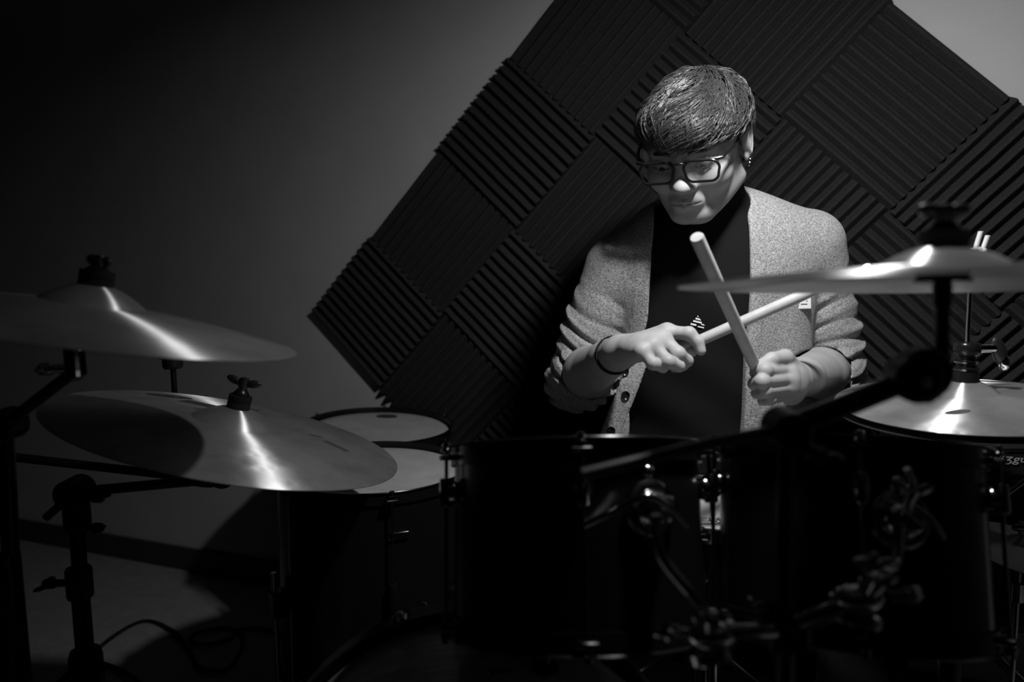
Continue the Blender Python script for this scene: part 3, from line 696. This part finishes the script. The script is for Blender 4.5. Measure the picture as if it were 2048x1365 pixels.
M['eye']=mat('eye_white',.45,.2); M['iris']=mat('dark_iris',.02,.15); M['lip']=mat('lip_skin',.12,.7)
def lens_mat():
    m=bpy.data.materials.new('lens_glass'); m.use_nodes=True; nt=m.node_tree; nt.nodes.clear()
    o=nt.nodes.new('ShaderNodeOutputMaterial'); mx=nt.nodes.new('ShaderNodeMixShader'); tr=nt.nodes.new('ShaderNodeBsdfTransparent'); gl=nt.nodes.new('ShaderNodeBsdfGlossy')
    tr.inputs[0].default_value=(.93,.93,.93,1); gl.inputs['Roughness'].default_value=.03; fr=nt.nodes.new('ShaderNodeFresnel'); fr.inputs[0].default_value=1.55
    nt.links.new(fr.outputs[0],mx.inputs[0]); nt.links.new(tr.outputs[0],mx.inputs[1]); nt.links.new(gl.outputs[0],mx.inputs[2]); nt.links.new(mx.outputs[0],o.inputs[0]); return m
M['lens']=lens_mat()
# head frame: x image-right, f forward, z up
psi,pt=R_(28),R_(29)
HXv=np.array([math.cos(psi),-math.sin(psi),0]); HF=np.array([-math.sin(psi)*math.cos(pt),-math.cos(psi)*math.cos(pt),-math.sin(pt)]); HZ=np.cross(HF,HXv)
HO=px(1358,336,1.175)-HF*.100
HB=np.stack([HXv,HF,HZ])
def H(x,f,z):
    z=z*.92 if np.ndim(z)==0 and z<0 else z
    return HO+HXv*x+HF*f+HZ*z
def head_d(P):
    q=((P-HO.astype(F32))@HB.T.astype(F32)); q[:,2]=np.where(q[:,2]<0,q[:,2]/.92,q[:,2]); s=np.abs(q[:,0]); Q=np.stack([s,q[:,1],q[:,2]],1)
    d=ell(q,(.001,-.014,.024),(.071,.094,.074))
    d=smin(d,ell(q,(0,.022,-.030),(.066,.066,.082)),.03)
    d=smin(d,seg(Q,(.053,-.010,-.070),(.018,.056,-.104),.023,.019),.03)
    d=smin(d,ell(q,(0,.070,-.101),(.024,.018,.016)),.02)
    d=smin(d,ell(Q,(.037,.054,-.034),(.028,.026,.026)),.02)
    d=smin(d,seg(Q,(.0,.082,.020),(.040,.070,.019),.011,.011),.015)
    # eye sockets, closed-down lids
    d=smax(d,-ell(Q,(.032,.100,.000),(.021,.016,.0125)),.014)
    d=smin(d,ell(Q,(.032,.0715,-.002),(.0152,.0135,.0120)),.004)
    # nose
    d=smin(d,seg(q,(0,.080,.004),(0,.093,-.028),.0085,.0115),.016)
    d=smin(d,ell(q,(0,.1010,-.0360),(.0130,.0120,.0105)),.012)
    d=smin(d,ell(Q,(.0140,.0915,-.0395),(.0072,.0105,.0072)),.007)
    d=smax(d,-ell(Q,(.0072,.1000,-.0475),(.0042,.0065,.0045)),.004)
    # mouth mound and lips
    d=smin(d,ell(q,(0,.078,-.070),(.027,.019,.020)),.012)
    d=smax(d,-seg(q,(0,.1020,-.050),(0,.0995,-.060),.0020,.0028),.006)
    d=smin(d,seg(Q,(.000,.0945,-.0655),(.022,.083,-.0700),.0044,.0016),.003)
    d=smin(d,seg(Q,(.000,.0935,-.0765),(.019,.083,-.0730),.0056,.0020),.003)
    d=smax(d,-seg(Q,(.000,.1010,-.0708),(.025,.0865,-.0710),.0012,.0010),.0022)
    d=smax(d,-ell(q,(0,.0985,-.0860),(.018,.008,.0045)),.008)
    # ears
    e=ell(Q,(.0805,-.014,-.004),(.0075,.0175,.031)); 
    rim=np.abs(np.sqrt(((q[:,1]+.014)/.0155)**2+((q[:,2]+.002)/.0285)**2)-1)*.019
    rimd=np.sqrt(rim**2+(s-.085)**2)-.0034
    e=smax(e,-ell(Q,(.0885,-.009,-.001),(.0065,.0105,.020)),.004)
    e=smin(e,rimd,.003); e=smin(e,ell(Q,(.0805,-.006,-.033),(.0045,.0075,.009)),.005)
    d=smin(d,e,.005)
    return d
SHL=px(1232,538,1.385); SHR=px(1624,488,1.385)           # shoulder joints, image left and right
NB=px(1422,440,1.36); ELL=px(1154,762,1.415); ELR=px(1664,742,1.43)
WL=px(1236,706,1.165); WR=px(1590,757,1.175)
NT=H(0,-.040,-.050)
def neck_d(P): return seg(P,NT,NB+np.array([0,.02,-.02]),.054,.058)
def torso_d(P):
    q=P
    d=ell(q,(.372,1.395,.955),(.172,.108,.175)); d=smin(d,ell(q,(.375,1.405,.77),(.152,.112,.19)),.06)
    d=smin(d,ell(q,(.375,1.425,.60),(.170,.125,.12)),.06)
    d=smin(d,seg(q,NB+np.array([0,.015,-.035]),SHL+np.array([.01,0,.0]),.052,.043),.05)
    d=smin(d,seg(q,NB+np.array([0,.015,-.035]),SHR+np.array([-.01,0,.0]),.052,.043),.05)
    return d
def arm_d(P,S,E,r0,r1): return seg(P,S,E,r0,r1)
# skin: forearms with hands
def chain(P,pts,rs,k=.004):
    d=None
    for a,b,ra,rb in zip(pts[:-1],pts[1:],rs[:-1],rs[1:]):
        e=seg(P,a,b,ra,rb); d=e if d is None else smin(d,e,k)
    return d
LH=dict(wr=WL,
 f=[[px(1334,664,1.125),px(1378,668,1.108),px(1396,684,1.102),px(1402,702,1.098)],
    [px(1326,678,1.098),px(1356,708,1.074),px(1374,722,1.084),px(1366,733,1.104)],
    [px(1306,692,1.078),px(1336,724,1.058),px(1358,733,1.070),px(1348,736,1.096)],
    [px(1284,704,1.070),px(1306,728,1.056),px(1326,736,1.066),px(1322,736,1.090)]],
 th=[px(1262,702,1.160),px(1305,706,1.150),px(1345,704,1.135),px(1384,704,1.118)])
RH=dict(wr=WR,
 f=[[px(1576,742,1.128),px(1530,742,1.088),px(1512,746,1.104),px(1532,750,1.126)],
    [px(1579,758,1.122),px(1524,763,1.080),px(1508,768,1.098),px(1532,770,1.122)],
    [px(1579,775,1.122),px(1529,783,1.084),px(1514,787,1.100),px(1538,787,1.122)],
    [px(1576,790,1.126),px(1540,799,1.096),px(1526,802,1.108),px(1548,801,1.124)]],
 th=[px(1590,744,1.158),px(1570,716,1.128),px(1544,720,1.108),px(1518,732,1.098)])
FR=[.0100,.0094,.0084,.0070]
def hand_d(P,Hd,E,pal):
    w=Hd['wr']; d=chain(P,[E,E+(w-E)*.35,E+(w-E)*.8,w],[.044,.045,.031,.027],.01)
    for k,fp in enumerate(Hd['f']):
        m=fp[0]; sc=(1,1.02,.97,.86)[k]
        d=smin(d,seg(P,w+(m-w)*.15,m,.019,.0135*sc),.014)
    for c,r in pal: d=smin(d,ell(P,c,r),.012)
    fd=None
    for k,fp in enumerate(Hd['f']):
        sc=(1,1.02,.96,.84)[k]; e=chain(P,fp,[r*sc for r in (.0108,.0098,.0088,.0074)],.003)
        # knuckle bumps
        for j in (0,1): e=smin(e,np.sqrt(((P-A3(fp[j]))**2).sum(1))-.0108*sc*(1.04 if j==0 else .97),.004)
        fd=e if fd is None else smin(fd,e,.0022)
    d=smin(d,fd,.006)
    th=chain(P,Hd['th'],[.0165,.0125,.0110,.0082],.004)
    return smin(d,th,.005)
palL=[(px(1285,695,1.115),(.032,.034,.017)),(px(1300,690,1.10),(.028,.026,.018))]
palR=[(px(1582,768,1.150),(.022,.030,.034))]
hl=lambda P: hand_d(P,LH,ELL,palL)
hr=lambda P: hand_d(P,RH,ELR,palR)
def bb(pts,m):
    a=np.array(pts); return a.min(0)-m,a.max(0)+m
hN=lambda P: smin(head_d(P),neck_d(P),.03)
lo,hi=bb([H(-.1,-.13,-.13),H(.1,.13,.13),H(-.1,.13,-.13),H(.1,-.13,.13),H(.1,.13,-.13),H(-.1,-.13,.13)],.01)
S1=mesh_sdf(hN,lo,hi,.0017)
lo,hi=bb([ELL,WL]+[p for f in LH['f'] for p in f]+LH['th'],.055); S2=mesh_sdf(hl,lo,hi,.0019)
lo,hi=bb([ELR,WR]+[p for f in RH['f'] for p in f]+RH['th'],.055); S3=mesh_sdf(hr,lo,hi,.0019)
KL=np.array([.085,1.13,.50]); KR=np.array([.575,1.15,.50]); AL=np.array([.06,1.16,.11]); AR=np.array([.535,1.17,.11])
def inner(P):
    d=smin(torso_d(P),neck_d(P),.03); d=np.minimum(d,seg(P,SHL,ELL,.052,.043)); d=np.minimum(d,seg(P,SHR,ELR,.052,.043))
    for K,A_,hx in ((KL,AL,.30),(KR,AR,.45)):
        d=smin(d,seg(P,(hx,1.42,.57),K,.080,.060),.03); d=smin(d,seg(P,K,A_,.055,.038),.02); d=smin(d,seg(P,A_,A_+np.array([0,-.13,-.06]),.034,.026),.02)
    return d
S4=mesh_sdf(inner,(-.06,.85,-.02),(.80,1.62,1.22),.009)
person=thing('person','drummer in glasses, grey cardigan and black t-shirt, seated, crossing two sticks','person',(.375,1.44,0))
body=np_part('body',[S1,S2,S3,S4],'skin',person)
# eyes, brows, lips
for s_ in (-1,1):
    c=H(s_*.032,.0725,-.0045)
    Bm=axis_mat(c,HF,HXv)
    ey=part('eye',MB().ball((0,0,0),.0122,20,(1.12,.78,1.0),Bm),'eye',person); 
    c2=H(s_*.032,.0815,-.0075); part('iris',MB().ball(c2,.0052,14,(1,1,1)),'iris',ey)
    part('eyelash',MB().tube(smooth_path([H(s_*.0175,.0815,-.006),H(s_*.026,.0862,-.0085),H(s_*.036,.0858,-.0085),H(s_*.046,.0795,-.005)],5),.0009,6),'hair',person)
    part('eyebrow',MB().tube(smooth_path([H(s_*.014,.0915,.017),H(s_*.026,.0925,.0205),H(s_*.042,.0835,.018)],5),[.0018]+[.0024]*9+[.0010],8),'hair',person)
part('lips',MB().tube(smooth_path([H(-.0225,.0830,-.0705),H(-.010,.0935,-.0695),H(0,.0962,-.0702),H(.010,.0935,-.0695),H(.0225,.0830,-.0705)],6),[.0006]*6+[.0016]*13+[.0006]*6,8),'lip',person)
# hair volume and strands
def hair_q(q):
    s=np.abs(q[:,0]); d=ell(q,(.003,-.022,.032),(.076,.100,.072))
    d=smin(d,ell(q,(-.002,.054,.046),(.058,.048,.036)),.035)       # fringe falling forward
    d=smin(d,ell(np.stack([s,q[:,1],q[:,2]],1),(.054,.0,.030),(.024,.052,.038)),.02)
    return d
EDF=[-.13,-.07,-.03,.0,.03,.06,.085,.13]; EDZ=[-.075,-.06,.006,.018,.006,.010,.016,.014]
def hair_d(P):
    q=((P-HO.astype(F32))@HB.T.astype(F32)); d=hair_q(q)+.002
    zc=np.interp(q[:,1],EDF,EDZ).astype(F32)+.005
    zc=zc+.016*np.clip((q[:,0]-.035)*40,0,1)*np.clip((q[:,1]+.0)*30,0,1)+.004*np.sin(q[:,0]*210)+.003*np.sin(q[:,0]*95+1)
    d=smax(d,zc-q[:,2],.012)
    return d
lo,hi=bb([H(-.11,-.14,-.09),H(.11,.13,.16),H(-.11,.13,-.09),H(-.11,.13,.16),H(.11,-.14,.16),H(.11,.13,-.09),H(-.11,-.14,.16)],.01)
S5=mesh_sdf(hair_d,lo,hi,.0025); hair=np_part('hair',[S5],'hair',person)
def strands(n,seed):
    r=np.random.default_rng(seed); cen=np.array([0,.0,.030]); K=11
    cd_=np.array([.20,-.50,.84]); cd_/=np.linalg.norm(cd_); e1=np.cross(cd_,[0,1,0]); e1/=np.linalg.norm(e1); e2=np.cross(cd_,e1)
    az=r.uniform(0,2*math.pi,n); ncl=110; cl=r.integers(0,ncl,n); caz=np.sort(r.uniform(0,2*math.pi,ncl)); az=caz[cl]+r.normal(0,.055,n)
    csw=r.uniform(.0,1.9,ncl)[cl]+r.normal(0,.06,n); clift=r.uniform(-.003,.009,ncl)[cl]; cln=r.uniform(.9,1.25,ncl)[cl]
    a0=r.uniform(0,1,n)**.8*1.35; ln=r.uniform(.6,1.0,n)*cln
    t=np.linspace(0,1,K)[None]; th=a0[:,None]+ln[:,None]*t; a=az[:,None]+csw[:,None]*th**1.5*.35+.13*t*np.sin(t*7+(cl*2.1)[:,None])
    dr=cd_*np.cos(th)[...,None]+(e1*np.cos(a)[...,None]+e2*np.sin(a)[...,None])*np.sin(th)[...,None]
    D=dr.reshape(-1,3); rad=np.full(len(D),.17)
    for _ in range(14): rad-=hair_q((cen+D*rad[:,None]).astype(F32))*.9
    lift=(clift[:,None]*np.sin(t*2.6)+r.uniform(-.0015,.0030,n)[:,None]+.0038*np.sin(t*6.0+(cl*1.7)[:,None])+.0010*np.sin(t*6+r.uniform(0,6,n)[:,None])).reshape(-1)
    p=(cen+D*(rad+lift)[:,None]).reshape(n,K,3)
    zc=np.interp(p[...,1],EDF,EDZ)+.016*np.clip((p[...,0]-.035)*40,0,1)*np.clip(p[...,1]*30,0,1)-r.uniform(-.004,.007,n)[:,None]-.004*np.sin(cl*2.3)[:,None]
    ok=p[...,2]>zc; V=[];Fc=[]
    for i in range(n):
        m=K if ok[i].all() else int(np.argmin(ok[i]))
        if m<4: continue
        W=HO+p[i,:m]@HB; T=np.gradient(W,axis=0); T/=np.linalg.norm(T,axis=1)[:,None]+1e-9
        u=np.cross(T,W-H(0,0,.03)); u/=np.linalg.norm(u,axis=1)[:,None]+1e-9; v=np.cross(T,u)
        rr=(.00095*(1-.8*(np.arange(m)/(m-1))**2))[:,None]; base=sum(len(x) for x in V) if False else nonlocal_[0]
        R3=np.stack([W+(u*math.cos(j*2.094)+v*math.sin(j*2.094))*rr for j in range(3)],1).reshape(-1,3); V.append(R3); nonlocal_[0]+=len(R3)
        for k in range(m-1):
            for j in range(3):
                x=base+k*3+j; y=base+k*3+(j+1)%3; Fc.append((x,y,y+3,x+3))
    return np.concatenate(V),np.array(Fc)
nonlocal_=[0]
st=np_part('hair_strands',[strands(7000,3)],'hair',hair); st['kind']='stuff'
# glasses
def rrect(w,h,r,n=6,taper=.9):
    o=[]
    for cx_,cy_,a0 in ((w/2-r,h/2-r,0),(-w/2+r,h/2-r,90),(-w/2+r,-h/2+r,180),(w/2-r,-h/2+r,270)):
        for k in range(n+1):
            a=R_(a0+90*k/n); x,y=cx_+r*math.cos(a),cy_+r*math.sin(a); o.append((x*(taper if y<0 else 1),y))
    return o
gz=-.005; gl=part('glasses',MB().tube(smooth_path([H(-.011,.103,gz+.011),H(-.005,.1065,gz+.0135),H(.005,.1065,gz+.0135),H(.011,.103,gz+.011)],4),.0022,10),'frame',person)
for s_ in (-1,1):
    rr=rrect(.054,.036,.013,taper=.92); cx0=s_*.0350
    P3=[H(cx0+x,.1035-.10*(abs(cx0+x)-.01)*abs(cx0+x)*6*.35,gz-.002+y) for x,y in rr]
    part('rim',MB().tube(P3+[P3[0]],.0021,8),'frame',gl)
    part('brow_bar',MB().tube([H(cx0-s_*.025,.1035,gz+.0152),H(cx0,.1028,gz+.0165),H(cx0+s_*.025,.0985,gz+.0157),H(cx0+s_*.031,.094,gz+.0150)],[.0019,.0021,.0026,.0028],8),'frame',gl)
    part('lens',MB().add([tuple(p) for p in P3],[tuple(range(len(P3)))]),'lens',gl,None)
    part('temple',MB().tube([H(s_*.0660,.094,gz+.0150),H(s_*.0775,.05,gz+.018),H(s_*.0825,.0,gz+.022),H(s_*.083,-.022,gz+.010)],.0026,8),'frame',gl)
for k in (0,1):
    part('earring',MB().tube([H(.0855+.0012*math.cos(a),-.004+.0055*k+.0042*math.sin(a),-.041-.004*k+.0042*math.cos(a)) for a in np.linspace(0,2*math.pi,13)],.0009,6),'chrome',person)
# shirt
def shirt_d(P):
    d=torso_d(P)-.007; n_=seg(P,H(0,-.048,-.095),NB+np.array([0,.015,-.02]),.062,.068); d=smin(d,n_,.03)
    q=P; d=d-.0025*np.sin(q[:,2]*55+q[:,0]*38)*np.clip((1.0-q[:,2])*6,0,1)
    d=smin(d,smin(seg(P,SHL,SHL+(ELL-SHL)*.5,.052,.054),seg(P,SHR,SHR+(ELR-SHR)*.5,.052,.054),.01),.02)
    # open top of the mock neck
    top=H(0,-.048,-.100); ax=(np.array(H(0,-.048,-.095))-(NB+np.array([0,.015,-.02]))); ax/=np.linalg.norm(ax)
    d=smax(d,((P-top.astype(F32))@ax.astype(F32))-.004,.006); d=smax(d,.60-P[:,2],.01)
    return d
S6=mesh_sdf(shirt_d,(.08,1.12,.58),(.70,1.56,1.20),.004); np_part('t_shirt',[S6],'shirt',person)
# cardigan
zs=lambda pts:([p[2] for p in pts],[p[0] for p in pts])
OL=[px(u,v,1.275) for u,v in ((1205,920),(1215,895),(1240,850),(1262,800),(1283,740),(1292,700),(1303,640),(1306,560),(1310,500),(1322,430),(1330,400),(1345,370))]
OR_=[px(u,v,1.275) for u,v in ((1480,920),(1480,905),(1484,850),(1486,800),(1487,740),(1488,700),(1497,620),(1500,560),(1503,450),(1499,400),(1494,375),(1488,350))]
def fold_arm(P,S,E,seed,side):
    S=A3(S);E=A3(E); ba=E-S; L2=float(ba@ba); t=np.clip(((P-S)@ba)/L2,0,1.3); q=P-S-t[:,None]*ba
    ang=np.arctan2(q[:,0]*side,-q[:,1]); w=np.clip((t-.05)*2.2,0,1)
    ph=2*math.pi*(6.2*t**1.4)+1.5*np.sin(ang*1.0+seed)+1.1*np.sin(2*ang+seed*2+t*6)+1.6*(1-t)*ang
    r=2*np.abs(np.sin(ph/2))**.62-1.1
    w=w*(.62+.38*np.sin(ang*1.7+t*8+seed*3))
    return -(.0078*r+.0018*np.sin(ph*1.9+ang*2+seed))*w
_a,_b=px(1278,716,1.272),px(1204,915,1.262)
FLC=((_a+_b)/2).astype(F32); FLL=float(np.linalg.norm(_b-_a)/2); FLA=((_b-_a)/np.linalg.norm(_b-_a)); FLN=np.cross(FLA,[.80,.0,.25]); FLN/=np.linalg.norm(FLN); FLW=np.cross(FLA,FLN).astype(F32); FLA=FLA.astype(F32); FLN=FLN.astype(F32)
def cardi_d(P):
    t0=torso_d(P)-.019
    # loose body: hangs straight below the chest
    t1=ell(P,(.372,1.40,.74),(.178,.128,.26))
    t0=smin(t0,t1,.04)
    z=P[:,2]; x=P[:,0]; front=P[:,1]<1.40
    t0=t0-.0035*np.sin(x*46+2*np.sin(z*9)+.6)*np.clip((1.02-z)*7,0,1)-.002*np.sin(x*95+z*14)*np.clip((.95-z)*6,0,1)
    for (u0,v0,u1,v1,dp,wd) in ((1583,585,1586,730,.0075,.0035),(1250,545,1240,610,.006,.004),(1222,620,1262,560,.004,.004),(1540,640,1565,700,.004,.0035),(1528,470,1516,520,.004,.003)):
        g=seg(P,px(u0,v0,1.27),px(u1,v1,1.27),0,0); g=np.minimum(g,seg(P,px(u0,v0,1.31),px(u1,v1,1.31),0,0)); t0=t0+dp*np.exp(-(g/wd)**2)
    aL=np.minimum(seg(P,SHL,ELL,.057,.057),seg(P,ELL,ELL+(WL-ELL)*.17,.060,.056)); aL=aL+fold_arm(P,SHL,ELL,.4,-1)
    aR=np.minimum(seg(P,SHR,ELR,.057,.058),seg(P,ELR,ELR+(WR-ELR)*.15,.060,.056)); aR=aR+fold_arm(P,SHR,ELR,2.1,1)
    d=smin(t0,aL,.012); d=smin(d,aR,.012)
    xl=np.interp(z,*zs(OL)).astype(F32); xr=np.interp(z,*zs(OR_)).astype(F32)
    edge=np.minimum(x-xl,xr-x)     # >0 in the opening
    # thicker button band along the opening
    band=(np.clip(1-np.abs(edge+.013)/.012,0,1)>0)&front
    d=d-np.where(band,.0016,0)
    shell=np.maximum(d,-(torso_d(P)-.0095))
    cut=np.maximum(edge,-(P[:,1]-1.385)*1.0*0+ -(P[:,1]-1.385))  # placeholder keeps shape
    opening=np.minimum(edge,1.385-P[:,1])
    shell=smax(shell,opening,.003)
    # neck hole and hem
    shell=smax(shell,-seg(P,NT,NB+np.array([0,.01,-.03]),.072,.074),.008)
    for E_,W_ in ((ELL,WL),(ELR,WR)):
        shell=np.maximum(shell,-seg(P,E_+(W_-E_)*.16,W_,.0480,.040))
    q=P-FLC; u_=np.abs(q@FLA)-FLL; v_=np.abs(q@FLW)-.0155; w_=np.abs(q@FLN+.004*np.sin((q@FLA)*30))-.0016
    slab=np.sqrt(np.maximum(u_,0)**2+np.maximum(v_,0)**2+np.maximum(w_,0)**2)+np.minimum(np.maximum(np.maximum(u_,v_),w_),0)-.0014
    shell=smin(shell,slab,.005)
    return smax(shell,.655-z,.004)
S7=mesh_sdf(cardi_d,(.02,1.10,.63),(.74,1.58,1.20),.0032); card=np_part('cardigan',[S7],'cardi',person)
def front_of(f,u,v,y0=1.05,y1=1.45):
    lastp=None
    Y=np.arange(y0,y1,.0015); Pp=np.array([px(u,v,y) for y in Y]); dd=f(Pp.astype(F32)); k=np.argmax(dd<0.0005)
    return Vector(Pp[k]) if (dd<.0005).any() else at(u,v,1.28)
for u,v in ((1249,743),(1251,791),(1222,862)):
    c=front_of(cardi_d,u,v); c2=front_of(cardi_d,u+5,v); c3=front_of(cardi_d,u,v+5); n_=(c2-c).cross(c3-c).normalized(); n_=n_ if n_.y<0 else -n_
    part('button',MB().lathe([(0,.001),(.0022,.001),(.0050,.002),(.0068,.0035),(.0074,.002),(.0074,-.003),(0,-.003)],20,axis_mat(c,n_)),'black',card)
c=front_of(cardi_d,1606,605); n_=Vector((.1,-1,.1)).normalized(); BMx=axis_mat(c+n_*.002,n_,(1,.1,.0))
br=part('brooch',MB().bbox((-.0135,-.0118,-.003),(.0135,.0118,.0015),.001,BMx),'white',card)
part('printed_face',MB().box((-.006,-.0042,.0014),(.006,-.0027,.0019),BMx).box((-.0062,.0012,.0014),(-.0042,.0028,.0019),BMx).box((.0042,.0012,.0014),(.0062,.0028,.0019),BMx),'ink',br,None)
# print on the shirt
c=front_of(shirt_d,1396,645); PMx=axis_mat(c+Vector((0,-.001,0)),(0,-1,.05),(1,0,0)); pm=MB()
for k,(x0,y0,x1,y1) in enumerate(((-.004,.009,.003,.012),(-.006,.004,.005,.007),(-.009,-.001,.006,.002),(-.012,-.007,-.002,-.004),(.006,-.003,.014,-.001),(.001,-.008,.012,-.006))):
    pm.box((x0,y0,0),(x1,y1,.0008),PMx@Matrix.Rotation(-.25,4,'Z'))
part('shirt_print',pm,'white',person,None)
# bracelet
wd=(Vector(WL)-Vector(ELL)).normalized(); bc=Vector(ELL).lerp(Vector(WL),.93)
part('bracelet',MB().lathe([(.0295,-.004),(.0315,-.004),(.0320,0),(.0315,.004),(.0295,.004)],36,axis_mat(bc,wd),close=True),'rubber',person)
# trousers and shoes
def trous(P):
    d=ell(P,(.375,1.43,.60),(.182,.138,.115))
    for K,A_,hx in ((KL,AL,.30),(KR,AR,.45)):
        d=smin(d,seg(P,(hx,1.42,.57),K,.092,.074),.03); d=smin(d,seg(P,K,A_,.070,.056),.02)
    d=d-.002*np.sin(P[:,2]*70+P[:,0]*40); return smax(d,P[:,2]-.70,.01)
S8=mesh_sdf(trous,(-.06,.98,.0),(.80,1.62,.76),.008); np_part('trousers',[S8],'shirt',person)
for A_ in (AL,AR):
    def shoe(P,A_=A_):
        d=smin(seg(P,A_+np.array([0,.03,-.055]),A_+np.array([0,-.16,-.072]),.042,.036),seg(P,A_,A_+np.array([0,.02,-.05]),.044,.044),.03); return smax(d,.004-P[:,2],.005)
    lo,hi=bb([A_+np.array([0,.1,-.11]),A_+np.array([0,-.22,.06])],.07); np_part('shoe',[mesh_sdf(shoe,lo,hi,.006)],'rubber',person)
# drumsticks
def stick(name,label,a,b,r):
    a=Vector(a);b=Vector(b);L=(b-a).length; Mx=axis_mat(a,b-a)
    pr=[(0,0),(r-.001,0),(r,.0015),(r,L*.70),(r*.86,L*.80),(r*.52,L*.945),(r*.42,L*.962),(r*.62,L*.975),(r*.66,L*.985),(r*.45,L*.997),(0,L)]
    return solo(name,MB().lathe(pr,28),'wood',Mx,label,'drumstick','crossed drumsticks')
s1a=at(1292,729,1.125); s1b=at(1650,571,1.125); s1b=s1a+(s1b-s1a).normalized()*.365
stick('drumstick','drumstick pointing up to the right, held in the hand on the left',s1a,s1b,.0085)
s2a=at(1393,474,.93); s2b=at(1514,742,1.112); s2b=s2a+(s2b-s2a).normalized()*.395
stick('drumstick','drumstick with its flat butt end up at the chest, in the fist near the hi-hat',s2a,s2b,.0088)
# drum throne
t=thing('drum_throne','round black drum stool the drummer sits on','stool',(.375,1.46,0))
part('seat',MB().lathe([(0,.40),(.14,.40),(.165,.412),(.17,.44),(.165,.465),(.14,.478),(0,.482)],48,Matrix.Translation((.375,1.46,0))),'blackp',t)
part('post',MB().tube([(.375,1.46,.41),(.375,1.46,.08)],.014,16),'chrome',t)
tripod(t,(.375,1.46,0),.012,.2,.26,.16,'chrome')
